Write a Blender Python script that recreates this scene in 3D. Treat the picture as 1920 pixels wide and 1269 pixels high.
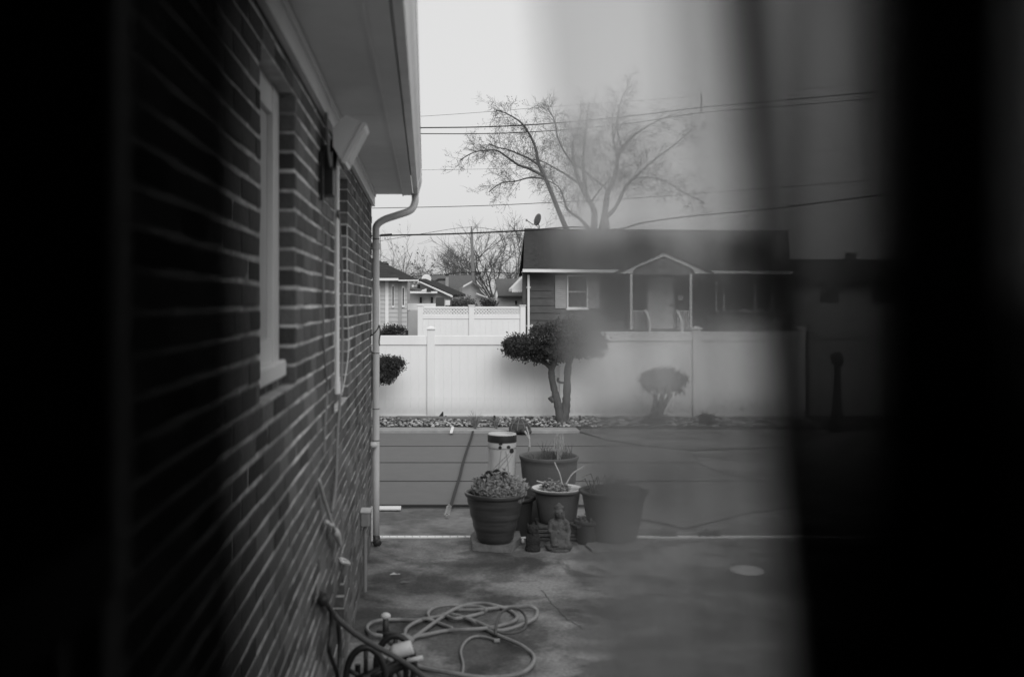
import bpy, bmesh, math, random
from mathutils import Vector, Matrix

random.seed(7)
R = math.radians
SC = bpy.context.scene
COL = SC.collection
for o in list(bpy.data.objects):
    bpy.data.objects.remove(o, do_unlink=True)

# ------------------------------------------------------------------ camera, sky, sun, exposure
F = 1867.0            # focal length in photograph pixels (35 mm lens)
H = 1.92              # eye height above the patio
D = 0.428             # distance from the eye to the brick wall's plane
VX, VY = 798.0, 567.0  # vanishing point of the brick wall
cam_d = bpy.data.cameras.new('camera')
cam = bpy.data.objects.new('camera', cam_d)
COL.objects.link(cam)
SC.camera = cam
cam.location = (0, 0, H)
cam.rotation_euler = (R(90), 0, 0)
cam_d.lens = F * 36.0 / 1920.0
cam_d.sensor_width = 36.0
cam_d.shift_x = (960 - VX) / 1920.0
cam_d.shift_y = (VY - 634.5) / 1920.0
cam_d.clip_start = 0.01
cam_d.clip_end = 5000
cam_d.dof.use_dof = True
cam_d.dof.focus_distance = 19.0
cam_d.dof.aperture_fstop = 2.4

world = bpy.data.worlds.new('World')
SC.world = world
world.use_nodes = True
wn = world.node_tree.nodes
wl = world.node_tree.links
wn.clear()
w_out = wn.new('ShaderNodeOutputWorld')
w_bg = wn.new('ShaderNodeBackground')
w_sky = wn.new('ShaderNodeTexSky')
w_sky.sky_type = 'NISHITA'
w_sky.sun_disc = False
SUN_EL, SUN_AZ = R(37), R(168)
w_sky.sun_elevation = SUN_EL
w_sky.sun_rotation = SUN_AZ
w_sky.air_density = 1.6
w_sky.dust_density = 6.0
w_sky.ozone_density = 1.0
w_bw = wn.new('ShaderNodeRGBToBW')          # black and white photograph: grey sky
w_pow = wn.new('ShaderNodeMath'); w_pow.operation = 'POWER'; w_pow.inputs[1].default_value = 0.12
w_mul = wn.new('ShaderNodeMath'); w_mul.operation = 'MULTIPLY'; w_mul.inputs[1].default_value = 6.5
wl.new(w_sky.outputs[0], w_bw.inputs[0])
wl.new(w_bw.outputs[0], w_pow.inputs[0])
wl.new(w_pow.outputs[0], w_mul.inputs[0])
wl.new(w_mul.outputs[0], w_bg.inputs[0])
w_bg.inputs[1].default_value = 0.10
wl.new(w_bg.outputs[0], w_out.inputs[0])

sun_d = bpy.data.lights.new('sun', 'SUN')
sun = bpy.data.objects.new('sun', sun_d)
COL.objects.link(sun)
sun_d.energy = 1.5
sun_d.angle = R(40)
sun_d.color = (1.0, 1.0, 1.0)
# overcast light comes from high behind the camera, a little from the right
sdir = Vector((math.sin(SUN_AZ) * math.cos(SUN_EL), math.cos(SUN_AZ) * math.cos(SUN_EL), math.sin(SUN_EL)))
sun.rotation_euler = sdir.to_track_quat('Z', 'Y').to_euler()

SC.view_settings.view_transform = 'Standard'
SC.view_settings.look = 'None'
SC.view_settings.gamma = 1.0
SC.view_settings.exposure = 0.0
SC.view_settings.use_curve_mapping = False
SC.render.engine = 'CYCLES'
try:
    SC.cycles.transparent_max_bounces = 32
    SC.cycles.max_bounces = 8
    SC.cycles.use_adaptive_sampling = False
    SC.cycles.use_denoising = True
except Exception:
    pass


# ------------------------------------------------------------------ placing helpers
def P(px, py, Y):
    return Vector(((px - VX) / F * Y, Y, H - (py - VY) / F * Y))


def gnd(px, py, z=0.0):
    Y = F * (H - z) / (py - VY)
    return Vector(((px - VX) / F * Y, Y, z))


def wal(px, py, off=0.0):
    Y = F * (D - off) / (VX - px)
    return Vector((-D + off, Y, H - (py - VY) / F * Y))


def lerp(a, b, t):
    return a + (b - a) * t


# ------------------------------------------------------------------ materials (all grey: the photograph is black and white)
MATS = {}


def mat(name, v, rough=0.7, var=0.15, scale=8.0, bump=0.0, bscale=60.0, spec=0.3, metal=0.0, stretch=(1, 1, 1), v2=None, big=0.0, bigscale=1.2, stain=0.0):
    if name in MATS:
        return MATS[name]
    m = bpy.data.materials.new(name)
    m.use_nodes = True
    nt = m.node_tree
    b = nt.nodes['Principled BSDF']
    b.inputs['Roughness'].default_value = rough
    b.inputs['Metallic'].default_value = metal
    b.inputs['Specular IOR Level'].default_value = spec
    tc = nt.nodes.new('ShaderNodeTexCoord')
    mp = nt.nodes.new('ShaderNodeMapping')
    mp.inputs['Scale'].default_value = stretch
    nt.links.new(tc.outputs['Object'], mp.inputs['Vector'])
    n = nt.nodes.new('ShaderNodeTexNoise')
    n.inputs['Scale'].default_value = scale
    n.inputs['Detail'].default_value = 6
    n.inputs['Roughness'].default_value = 0.65
    nt.links.new(mp.outputs[0], n.inputs['Vector'])
    r = nt.nodes.new('ShaderNodeMapRange')
    r.inputs['From Min'].default_value = 0.28
    r.inputs['From Max'].default_value = 0.72
    lo = v * (1 - var) if v2 is None else v
    hi = v * (1 + var) if v2 is None else v2
    r.inputs['To Min'].default_value = lo
    r.inputs['To Max'].default_value = hi
    nt.links.new(n.outputs['Fac'], r.inputs['Value'])
    src = r.outputs[0]
    if big > 0:
        n2 = nt.nodes.new('ShaderNodeTexNoise')
        n2.inputs['Scale'].default_value = bigscale
        n2.inputs['Detail'].default_value = 5
        n2.inputs['Roughness'].default_value = 0.55
        nt.links.new(mp.outputs[0], n2.inputs['Vector'])
        r2 = nt.nodes.new('ShaderNodeMapRange')
        r2.inputs['From Min'].default_value = 0.43
        r2.inputs['From Max'].default_value = 0.575
        r2.inputs['To Min'].default_value = 1 - big
        r2.inputs['To Max'].default_value = 1 + big
        nt.links.new(n2.outputs['Fac'], r2.inputs['Value'])
        mu = nt.nodes.new('ShaderNodeMath'); mu.operation = 'MULTIPLY'
        nt.links.new(src, mu.inputs[0]); nt.links.new(r2.outputs[0], mu.inputs[1])
        src = mu.outputs[0]
        if stain > 0:
            n3 = nt.nodes.new('ShaderNodeTexNoise')
            n3.inputs['Scale'].default_value = bigscale * .8
            n3.inputs['Detail'].default_value = 9
            n3.inputs['Roughness'].default_value = 0.62
            n3.inputs['Distortion'].default_value = .4
            mp2 = nt.nodes.new('ShaderNodeMapping'); mp2.inputs['Location'].default_value = (3.1, 7.7, 1.3)
            nt.links.new(tc.outputs['Object'], mp2.inputs['Vector']); nt.links.new(mp2.outputs[0], n3.inputs['Vector'])
            r3 = nt.nodes.new('ShaderNodeMapRange')
            r3.inputs['From Min'].default_value = 0.47; r3.inputs['From Max'].default_value = 0.55
            r3.inputs['To Min'].default_value = 1 - stain; r3.inputs['To Max'].default_value = 1.0
            nt.links.new(n3.outputs['Fac'], r3.inputs['Value'])
            m3 = nt.nodes.new('ShaderNodeMath'); m3.operation = 'MULTIPLY'
            nt.links.new(src, m3.inputs[0]); nt.links.new(r3.outputs[0], m3.inputs[1])
            src = m3.outputs[0]
    nt.links.new(src, b.inputs['Base Color'])
    if bump > 0:
        nb = nt.nodes.new('ShaderNodeTexNoise')
        nb.inputs['Scale'].default_value = bscale
        nb.inputs['Detail'].default_value = 4
        nt.links.new(mp.outputs[0], nb.inputs['Vector'])
        bp = nt.nodes.new('ShaderNodeBump')
        bp.inputs['Strength'].default_value = bump
        bp.inputs['Distance'].default_value = 0.02
        nt.links.new(nb.outputs['Fac'], bp.inputs['Height'])
        nt.links.new(bp.outputs[0], b.inputs['Normal'])
    MATS[name] = m
    return m


def sheer_mat(name, t, col, soft=0.35, rough=0.16):
    """thin woven cloth: part of the light goes straight through, part is softened, the rest is scattered"""
    m = bpy.data.materials.new(name)
    m.use_nodes = True
    nt = m.node_tree
    nt.nodes.clear()
    out = nt.nodes.new('ShaderNodeOutputMaterial')
    tr = nt.nodes.new('ShaderNodeBsdfTransparent')
    rf = nt.nodes.new('ShaderNodeBsdfRefraction')
    rf.inputs['IOR'].default_value = 1.12
    rf.inputs['Roughness'].default_value = rough
    tl = nt.nodes.new('ShaderNodeBsdfTranslucent')
    tl.inputs['Color'].default_value = (col, col, col, 1)
    df = nt.nodes.new('ShaderNodeBsdfDiffuse')
    df.inputs['Color'].default_value = (col, col, col, 1)
    mx0 = nt.nodes.new('ShaderNodeMixShader'); mx0.inputs[0].default_value = soft
    nt.links.new(tr.outputs[0], mx0.inputs[1]); nt.links.new(rf.outputs[0], mx0.inputs[2])
    mx1 = nt.nodes.new('ShaderNodeMixShader'); mx1.inputs[0].default_value = 0.4
    nt.links.new(tl.outputs[0], mx1.inputs[1]); nt.links.new(df.outputs[0], mx1.inputs[2])
    mx = nt.nodes.new('ShaderNodeMixShader')
    tc = nt.nodes.new('ShaderNodeTexCoord')
    mp = nt.nodes.new('ShaderNodeMapping'); mp.inputs['Scale'].default_value = (1, 1, 0.12)
    nz = nt.nodes.new('ShaderNodeTexNoise'); nz.inputs['Scale'].default_value = 60; nz.inputs['Detail'].default_value = 3
    nt.links.new(tc.outputs['Object'], mp.inputs[0]); nt.links.new(mp.outputs[0], nz.inputs['Vector'])
    mr = nt.nodes.new('ShaderNodeMapRange')
    mr.inputs['From Min'].default_value = 0.3; mr.inputs['From Max'].default_value = 0.7
    mr.inputs['To Min'].default_value = 1 - t - 0.05; mr.inputs['To Max'].default_value = 1 - t + 0.05
    nt.links.new(nz.outputs['Fac'], mr.inputs['Value'])
    nt.links.new(mr.outputs[0], mx.inputs[0])
    nt.links.new(mx0.outputs[0], mx.inputs[1]); nt.links.new(mx1.outputs[0], mx.inputs[2])
    nt.links.new(mx.outputs[0], out.inputs[0])
    MATS[name] = m
    return m


BRICKS = [mat('brick_tone_%s' % s, v, 0.85, 0.25, 40, 0.35, 120) for s, v in
          zip(('a', 'b', 'c', 'd', 'e'), (0.08, 0.10, 0.125, 0.16, 0.05))]
MORTAR = mat('mortar', 0.55, 0.9, 0.4, 16, 0.5, 90, 0.1, big=.3, bigscale=2.2)
WHITE = mat('white_paint', 0.78, 0.45, 0.05, 3)
VINYL = mat('white_vinyl', 0.82, 0.4, 0.05, 3, 0.02, 30, 0.3, stretch=(1, 1, .35))
VINYL_FAR = mat('white_vinyl_far', 0.82, 0.4, 0.03, 1.5)
SOFFIT = mat('soffit_paint', 0.72, 0.6, 0.05, 5)
GUTTER = mat('gutter_paint', 0.66, 0.4, 0.1, 7, 0, 60, 0.4)
PIPE = mat('downspout_paint', 0.55, 0.4, 0.12, 9, 0, 60, 0.4, stretch=(1, 1, .3))
CONC = mat('patio_concrete', 0.175, 0.75, 0.4, 45, 0.5, 150, 0.25, big=0.35, bigscale=1.7, stain=.55)
CONC2 = mat('deck_concrete', 0.16, 0.85, 0.25, 12, 0.2, 120, 0.2, big=0.3, bigscale=1.6)
COPING = mat('coping_concrete', 0.30, 0.85, 0.15, 12, 0.1, 120, 0.2)
SOIL = mat('soil', 0.05, 0.95, 0.3, 20, 0.5, 60)
LAWN = mat('winter_ground', 0.09, 0.95, 0.3, 2.0, 0.3, 20)
COVER = mat('cover_mesh_fabric', 0.145, 0.8, 0.06, 5, 0.05, 300, 0.2)
COVER_SEAM = mat('cover_webbing', 0.035, 0.8, 0.1, 20)
STRAP = mat('strap_webbing', 0.028, 0.8, 0.15, 30)
STEEL = mat('spring_steel', 0.5, 0.35, 0.2, 30, 0, 60, 0.5, 0.8)
DARKMETAL = mat('dark_metal', 0.03, 0.5, 0.2, 30, 0, 60, 0.4)
BLACKP = mat('black_plastic', 0.018, 0.5, 0.15, 30, 0, 60, 0.4)
GREYP = mat('grey_plastic', 0.20, 0.5, 0.1, 20)
LIGHTP = mat('light_plastic', 0.55, 0.5, 0.08, 20)
HOSE = mat('hose_rubber', 0.20, 0.5, 0.2, 30, 0, 60, 0.4)
HOSED = mat('hose_dark_rubber', 0.05, 0.5, 0.2, 30, 0, 60, 0.4)
ROPE = mat('rope_fibre', 0.5, 0.9, 0.25, 80, 0.4, 200)
GLASS = mat('dark_glass', 0.02, 0.08, 0.1, 3, 0, 60, 0.6)
BLIND = mat('window_blind', 0.55, 0.6, 0.06, 6)
ROOFM = mat('roof_shingle', 0.042, 0.9, 0.6, 13, 0.5, 40, 0.15, stretch=(0.35, 1, 3))
ROOFL = mat('roof_shingle_light', 0.13, 0.9, 0.3, 22, 0.4, 40, 0.15, stretch=(0.35, 1, 3))
SIDING_D = mat('dark_siding', 0.085, 0.75, 0.15, 10, 0.15, 50, stretch=(.3, 1, 1))
SIDING_L = mat('light_siding', 0.50, 0.6, 0.06, 4)
SIDING_M = mat('mid_siding', 0.36, 0.6, 0.08, 4)
SHUTTER = mat('shutter_paint', 0.33, 0.6, 0.06, 6)
DOORM = mat('door_paint', 0.75, 0.5, 0.05, 4)
GABLEF = mat('gable_panel', 0.16, 0.7, 0.06, 6)
BARK = mat('bark', 0.10, 0.9, 0.35, 14, 0.7, 40, 0.1, stretch=(3, 3, .5))
BARK_FAR = mat('far_bark', 0.10, 0.9, 0.3, 6)
TWIG = mat('twig_bark', 0.12, 0.9, 0.25, 6)
LEAF = mat('conifer_leaf', 0.042, 0.7, 0.7, 9, 0, 60, 0.25)
LEAF2 = mat('shrub_leaf', 0.050, 0.7, 0.5, 9, 0, 60, 0.25)
LEAF_DRY = mat('dry_leaf', 0.12, 0.8, 0.3, 9)
SUCC = mat('succulent_leaf', 0.20, 0.6, 0.35, 25)
DRYSTALK = mat('dry_stalk', 0.42, 0.8, 0.25, 25)
GRASS = mat('potted_grass', 0.09, 0.8, 0.35, 20)
PETAL = mat('dark_flower_head', 0.012, 0.8, 0.3, 40)
POT_D = mat('dark_glazed_pot', 0.036, 0.4, 0.75, 4, 0.1, 30, 0.5, stretch=(.5, .5, 8))
POT_G = mat('grey_planter', 0.092, 0.7, 0.1, 8, 0.1, 60)
POT_M = mat('grey_glazed_pot', 0.07, 0.5, 0.25, 6, 0, 60, 0.35)
POT_R = mat('pot_white_glaze', 0.62, 0.4, 0.08, 12)
POT_K = mat('black_pot', 0.02, 0.6, 0.25, 9)
CERAM = mat('painted_ceramic', 0.44, 0.4, 0.12, 9, 0, 60, 0.4)
CERAM_L = mat('ceramic_brush_line', 0.24, 0.5, 0.2, 20)
STONE = mat('paver_stone', 0.14, 0.85, 0.3, 18, 0.4, 60)
STATUE = mat('statue_stone', 0.078, 0.85, 0.45, 28, 0.5, 90)
STATUE_D = mat('dark_statue', 0.022, 0.8, 0.5, 60, 0.8, 90)
PEB = [mat('pebble_tone_%s' % s, v, 0.8, 0.3, 20) for s, v in zip(('a', 'b', 'c', 'd'), (0.05, 0.12, 0.25, 0.42))]
TORT = mat('tortoise_shell', 0.045, 0.6, 0.5, 16, 0.3, 40)
TORT_L = mat('tortoise_ridge', 0.13, 0.7, 0.3, 20)
WOOD = mat('weathered_timber', 0.19, 0.85, 0.25, 9, 0.3, 30, stretch=(.3, 3, 3))
POLE = mat('pole_wood', 0.22, 0.9, 0.2, 4, stretch=(4, 4, .3))
WIREM = mat('wire_black', 0.02, 0.6, 0.1, 5)
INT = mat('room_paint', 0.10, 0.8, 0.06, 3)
INT_W = mat('window_wood', 0.55, 0.55, 0.12, 9, 0.1, 40, stretch=(3, 3, .4))
FLOORM = mat('room_floor', 0.05, 0.6, 0.2, 5)
DRAPE = mat('dark_drape_cloth', 0.012, 0.95, 0.2, 60, 0, 60, 0.05)
ROD = mat('curtain_rod_metal', 0.06, 0.4, 0.1, 9, 0, 60, 0.5, 0.6)
GREYF = mat('grey_fence_wood', 0.30, 0.85, 0.2, 5, stretch=(3, 3, .3))
RUBBLE = mat('rubble_grey', 0.12, 0.9, 0.3, 8)
def splash(m, z0=.10, z1=.42, amt=.28):
    nt = m.node_tree
    b = nt.nodes['Principled BSDF']
    l = b.inputs['Base Color'].links[0]
    src = l.from_socket
    tc = nt.nodes.new('ShaderNodeTexCoord')
    sx = nt.nodes.new('ShaderNodeSeparateXYZ'); nt.links.new(tc.outputs['Object'], sx.inputs[0])
    nz = nt.nodes.new('ShaderNodeTexNoise'); nz.inputs['Scale'].default_value = 7; nz.inputs['Detail'].default_value = 6
    nt.links.new(tc.outputs['Object'], nz.inputs['Vector'])
    ad = nt.nodes.new('ShaderNodeMath'); ad.operation = 'MULTIPLY_ADD'; ad.inputs[1].default_value = .35
    nt.links.new(nz.outputs['Fac'], ad.inputs[0]); nt.links.new(sx.outputs[2], ad.inputs[2])
    r = nt.nodes.new('ShaderNodeMapRange'); r.inputs['From Min'].default_value = z0 + .17; r.inputs['From Max'].default_value = z1 + .17
    r.inputs['To Min'].default_value = 1 - amt; r.inputs['To Max'].default_value = 1
    nt.links.new(ad.outputs[0], r.inputs['Value'])
    mu = nt.nodes.new('ShaderNodeMath'); mu.operation = 'MULTIPLY'
    nt.links.new(src, mu.inputs[0]); nt.links.new(r.outputs[0], mu.inputs[1])
    nt.links.new(mu.outputs[0], b.inputs['Base Color'])


splash(VINYL)
SHEER = sheer_mat('sheer_cloth', 0.60, 0.90, 0.66, 0.34)
VOILE_L = sheer_mat('thin_black_voile', 0.47, 0.012, 0.0)
VOILE = sheer_mat('black_voile', 0.41, 0.012, 0.0)


# ------------------------------------------------------------------ mesh helpers
class MB:
    def __init__(self):
        self.v = []
        self.f = []
        self.m = []
        self.mats = []

    def _mi(self, m):
        if m is None:
            return 0
        if m not in self.mats:
            self.mats.append(m)
        return self.mats.index(m)

    def face(self, idx, m=None):
        self.f.append(idx)
        self.m.append(self._mi(m))

    def poly(self, pts, m=None):
        b = len(self.v)
        self.v += [tuple(p) for p in pts]
        self.face(list(range(b, b + len(pts))), m)

    def box(self, a, b, m=None, rot=None, org=None):
        x0, y0, z0 = a
        x1, y1, z1 = b
        c = [(x0, y0, z0), (x1, y0, z0), (x1, y1, z0), (x0, y1, z0), (x0, y0, z1), (x1, y0, z1), (x1, y1, z1), (x0, y1, z1)]
        if rot is not None:
            o = Vector(org) if org is not None else Vector((0, 0, 0))
            c = [tuple(rot @ (Vector(p) - o) + o) for p in c]
        s = len(self.v)
        self.v += c
        for q in ((3, 2, 1, 0), (4, 5, 6, 7), (0, 1, 5, 4), (1, 2, 6, 5), (2, 3, 7, 6), (3, 0, 4, 7)):
            self.face([s + i for i in q], m)
        return self

    def chbox(self, a, b, ch=0.004, m=None):
        """box with chamfered edges (convex)"""
        bm = bmesh.new()
        bmesh.ops.create_cube(bm, size=1)
        for v in bm.verts:
            v.co = Vector((lerp(a[0], b[0], v.co.x + .5), lerp(a[1], b[1], v.co.y + .5), lerp(a[2], b[2], v.co.z + .5)))
        bmesh.ops.bevel(bm, geom=list(bm.edges), offset=ch, segments=1, affect='EDGES')
        self.addbm(bm, m)
        bm.free()
        return self

    def addbm(self, bm, m=None, mtx=None):
        s = len(self.v)
        bm.verts.ensure_lookup_table()
        bm.verts.index_update()
        for v in bm.verts:
            self.v.append(tuple(mtx @ v.co if mtx else v.co))
        for f in bm.faces:
            self.face([s + v.index for v in f.verts], m)

    def prism(self, pts, off, m=None):
        """polygon pts extruded by vector off"""
        s = len(self.v)
        n = len(pts)
        off = Vector(off)
        self.v += [tuple(p) for p in pts] + [tuple(Vector(p) + off) for p in pts]
        self.face(list(range(s + n - 1, s - 1, -1)), m)
        self.face(list(range(s + n, s + 2 * n)), m)
        for i in range(n):
            j = (i + 1) % n
            self.face([s + i, s + j, s + n + j, s + n + i], m)
        return self

    def tube(self, pts, r, n=6, m=None, cap=True):
        pts = [Vector(p) for p in pts]
        k = len(pts)
        rs = r if isinstance(r, (list, tuple)) else [r] * k
        s = len(self.v)
        up = None
        for i, p in enumerate(pts):
            t = (pts[min(i + 1, k - 1)] - pts[max(i - 1, 0)])
            if t.length < 1e-9:
                t = Vector((0, 0, 1))
            t.normalize()
            if up is None:
                up = t.orthogonal().normalized()
            else:
                up = up - t * up.dot(t)
                if up.length < 1e-6:
                    up = t.orthogonal()
                up.normalize()
            w = t.cross(up)
            for j in range(n):
                a = 2 * math.pi * j / n
                self.v.append(tuple(p + (up * math.cos(a) + w * math.sin(a)) * rs[i]))
        for i in range(k - 1):
            for j in range(n):
                a = s + i * n + j
                b = s + i * n + (j + 1) % n
                self.face([a, b, b + n, a + n], m)
        if cap:
            self.face([s + n - 1 - j for j in range(n)], m)
            self.face([s + (k - 1) * n + j for j in range(n)], m)
        return self

    def lathe(self, prof, c, n=28, m=None, close=True, mfun=None):
        s = len(self.v)
        c = Vector(c)
        for (r, z) in prof:
            for j in range(n):
                a = 2 * math.pi * j / n
                self.v.append((c.x + r * math.cos(a), c.y + r * math.sin(a), c.z + z))
        for i in range(len(prof) - 1):
            mm = mfun(i) if mfun else m
            for j in range(n):
                a = s + i * n + j
                b = s + i * n + (j + 1) % n
                self.face([a, b, b + n, a + n], mm)
        if close:
            self.face([s + n - 1 - j for j in range(n)], m)
            self.face([s + (len(prof) - 1) * n + j for j in range(n)], mfun(len(prof) - 2) if mfun else m)
        return self

    def ball(self, c, r, seg=10, ring=7, m=None, rot=None):
        """ellipsoid"""
        s = len(self.v)
        rx, ry, rz = (r, r, r) if not isinstance(r, (tuple, list)) else r
        c = Vector(c)
        for i in range(1, ring):
            th = math.pi * i / ring
            for j in range(seg):
                a = 2 * math.pi * j / seg
                q = Vector((rx * math.sin(th) * math.cos(a), ry * math.sin(th) * math.sin(a), rz * math.cos(th)))
                if rot is not None:
                    q = rot @ q
                self.v.append(tuple(c + q))
        t = Vector((0, 0, rz)); bt = Vector((0, 0, -rz))
        if rot is not None:
            t = rot @ t; bt = rot @ bt
        self.v.append(tuple(c + t)); self.v.append(tuple(c + bt))
        ti = len(self.v) - 2
        for i in range(ring - 2):
            for j in range(seg):
                a = s + i * seg + j
                b = s + i * seg + (j + 1) % seg
                self.face([a, a + seg, b + seg, b], m)
        for j in range(seg):
            self.face([ti, s + j, s + (j + 1) % seg], m)
            q = s + (ring - 2) * seg
            self.face([ti + 1, q + (j + 1) % seg, q + j], m)
        return self

    def mesh(self, name, mats=None, smooth=False):
        me = bpy.data.meshes.new(name)
        me.from_pydata(self.v, [], self.f)
        ml = self.mats if self.mats else ([mats] if mats else [])
        for x in ml:
            me.materials.append(x)
        if self.mats:
            me.polygons.foreach_set('material_index', self.m)
        if smooth:
            me.polygons.foreach_set('use_smooth', [True] * len(me.polygons))
        me.update()
        return me

    def build(self, name, m=None, parent=None, smooth=False, recalc=False):
        me = self.mesh(name, m, smooth)
        if recalc:
            bm = bmesh.new(); bm.from_mesh(me)
            bmesh.ops.recalc_face_normals(bm, faces=bm.faces)
            bm.to_mesh(me); bm.free()
        o = bpy.data.objects.new(name, me)
        COL.objects.link(o)
        if parent is not None:
            o.parent = parent
            o.matrix_parent_inverse = pinv(parent)
        return o


def world_loc(o):
    l = Vector(o.location)
    p = o.parent
    # parents are only ever translated
    return l if p is None else l


def pinv(p):
    # meshes are written in world coordinates; things (empties) only carry a translation
    t = Vector((0, 0, 0))
    q = p
    while q is not None:
        if q.type == 'EMPTY':
            t += Vector(q.location)
        q = q.parent
    return Matrix.Translation(-t) if p.type == 'EMPTY' else Matrix.Identity(4)


def empty(name, loc, label, cat, group=None):
    o = bpy.data.objects.new(name, None)
    o.empty_display_size = 0.1
    COL.objects.link(o)
    o.location = loc
    tag(o, label, cat, group)
    return o


def tag(o, label=None, cat=None, group=None, kind=None):
    if label: o['label'] = label
    if cat: o['category'] = cat
    if group: o['group'] = group
    if kind: o['kind'] = kind
    return o


def smoothpath(pts, n=8):
    """Catmull-Rom"""
    pts = [Vector(p) for p in pts]
    out = []
    for i in range(len(pts) - 1):
        p0 = pts[max(i - 1, 0)]; p1 = pts[i]; p2 = pts[i + 1]; p3 = pts[min(i + 2, len(pts) - 1)]
        for k in range(n):
            t = k / n
            out.append(0.5 * ((2 * p1) + (p2 - p0) * t + (2 * p0 - 5 * p1 + 4 * p2 - p3) * t * t + (3 * p1 - p0 - 3 * p2 + p3) * t * t * t))
    out.append(pts[-1])
    return out


def rnd(a, b):
    return random.uniform(a, b)


# ================================================================== THE SETTING
# ground to the horizon
g = MB()
g.poly([(-900, -300, -0.03), (900, -300, -0.03), (900, 2500, -0.03), (-900, 2500, -0.03)])
tag(g.build('ground', LAWN), 'dark winter ground reaching to the horizon', None, kind='structure')

YC = F * D / (VX - 697.0)     # far corner of the brick wall
drainY = gnd(798, 1006).y
pat = MB()
pat.box((-6, -3.5, -0.2), (9.0, drainY - 0.12, 0.0))
tag(pat.build('patio', CONC), 'stained grey concrete patio beside the brick wall', None, kind='structure')
coverY0 = gnd(798, 948).y
coverY1 = gnd(798, 813).y
dk = MB()
dk.box((-8, drainY - 0.116, -0.2), (9.0, drainY - 0.03, -0.004))
dk.box((-8, drainY + 0.03, -0.2), (9.0, 16.4, -0.012))
tag(dk.build('pool_deck', CONC2), 'pale concrete pool deck around the covered pool', None, kind='structure')

# trench drain: white slotted channel running across the patio
dr = empty('trench_drain', (0.5, drainY, 0), 'white slotted trench drain running across the concrete', 'drain')
b = MB()
b.box((-3, drainY - 0.028, -0.1), (9, drainY + 0.028, -0.006))
b.build('channel', DARKMETAL, dr)
b = MB()
b.box((-3, drainY - 0.028, -0.006), (9, drainY - 0.020, 0.004))
b.box((-3, drainY + 0.020, -0.006), (9, drainY + 0.028, 0.004))
x = -0.6
while x < 4.0:
    b.box((x, drainY - 0.0198, -0.005), (x + 0.052, drainY + 0.0198, 0.0035))
    x += 0.062
b.box((4.0, drainY - 0.0198, -0.005), (9, drainY + 0.0198, 0.0035))
b.build('grate', WHITE, dr)

# patio crack
ck = MB()
cpts = [(1015, 1106), (1030, 1122), (1036, 1134), (1050, 1146), (1062, 1160), (1080, 1170), (1102, 1186)]
cw = [gnd(*p) for p in cpts]
cw2 = []
for i in range(len(cw) - 1):
    for k in range(4):
        q = cw[i].lerp(cw[i + 1], k / 4)
        cw2.append(q + Vector((rnd(-.008, .008), rnd(-.008, .008), 0)))
for i in range(len(cw2) - 1):
    a, c = cw2[i], cw2[i + 1]
    w = 0.0022 * rnd(.5, 1.5)
    ck.poly([(a.x - w, a.y, 0.003), (c.x - w, c.y, 0.003), (c.x + w, c.y, 0.003), (a.x + w, a.y, 0.003)])
tag(ck.build('patio_crack', SOIL), 'thin dark crack wandering across the patio concrete', None, kind='structure')

# planting bed behind the pool, with river stones
bedY0 = gnd(798, 805).y
fenceY = 15.93
bed = MB()
bed.prism([(-8, bedY0, -.1), (-8, bedY0, .03), (-8, bedY0 + .4, .08), (-8, fenceY + .5, .08), (-8, fenceY + .5, -.1)], (17, 0, 0))
tag(bed.build('planting_bed', SOIL), 'dark soil strip at the foot of the white fence', None, kind='structure')
st = MB()
for i in range(5200):
    x = rnd(-1.2, 6.0)
    y = rnd(bedY0 + 0.02, fenceY - 0.1)
    s = rnd(.012, .030)
    c = Vector((x, y, 0.03 + s * .3 + rnd(0, .02) + .05 * min(1, (y - bedY0) / .4)))
    bm = bmesh.new()
    bmesh.ops.create_icosphere(bm, subdivisions=1, radius=1)
    M = Matrix.Translation(c) @ Matrix.Rotation(rnd(0, 6.28), 4, 'Z') @ Matrix.Rotation(rnd(-.4, .4), 4, 'X') @ Matrix.Diagonal((s * rnd(1, 1.6), s, s * rnd(.45, .8), 1))
    st.addbm(bm, random.choice(PEB), M)
    bm.free()
tag(st.build('river_stones', None, None, True), 'mixed pale and dark river stones along the fence', 'stones', kind='stuff')

# ================================================================== NEAR BRICK HOUSE
hs = empty('brick_house', (-2.5, 4.2, 0), 'dark brick house wall running along the left with white eave and downspout', 'house')
CH = 0.0635
OPEN = [  # y0, y1, z0, z1
    (F * D / (VX - 490), F * D / (VX - 553), CH * 26, CH * 41),
    (F * D / (VX - 627), F * D / (VX - 652), CH * 22, CH * 41),
    (F * D / (VX - 621), F * D / (VX - 645), CH * 4, CH * 8),
]
Y0W = 0.97
ZT = CH * 43
# mortar core, in vertical slabs between the openings
core = MB()
ys = sorted(set([Y0W, YC - 0.004] + [o[0] for o in OPEN] + [o[1] for o in OPEN]))
for i in range(len(ys) - 1):
    a, b_ = ys[i], ys[i + 1]
    mid = (a + b_) / 2
    spans = sorted([(o[2], o[3]) for o in OPEN if o[0] <= mid <= o[1]])
    z = -0.2
    for (u, w) in spans + [(ZT, ZT)]:
        if u > z:
            aa = a + (0.004 if any(abs(o[1] - a) < 1e-6 for o in OPEN) else 0)
            core.box((-D - 0.20, aa, z), (-D - 0.0025, b_ - (0.004 if any(abs(o[0] - b_) < 1e-6 for o in OPEN) else 0), u))
        z = w
core.box((-6.5, YC - 0.25, -0.2), (-D - 0.202, YC - 0.004, ZT))
wallp = core.build('wall', MORTAR, hs)
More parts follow.
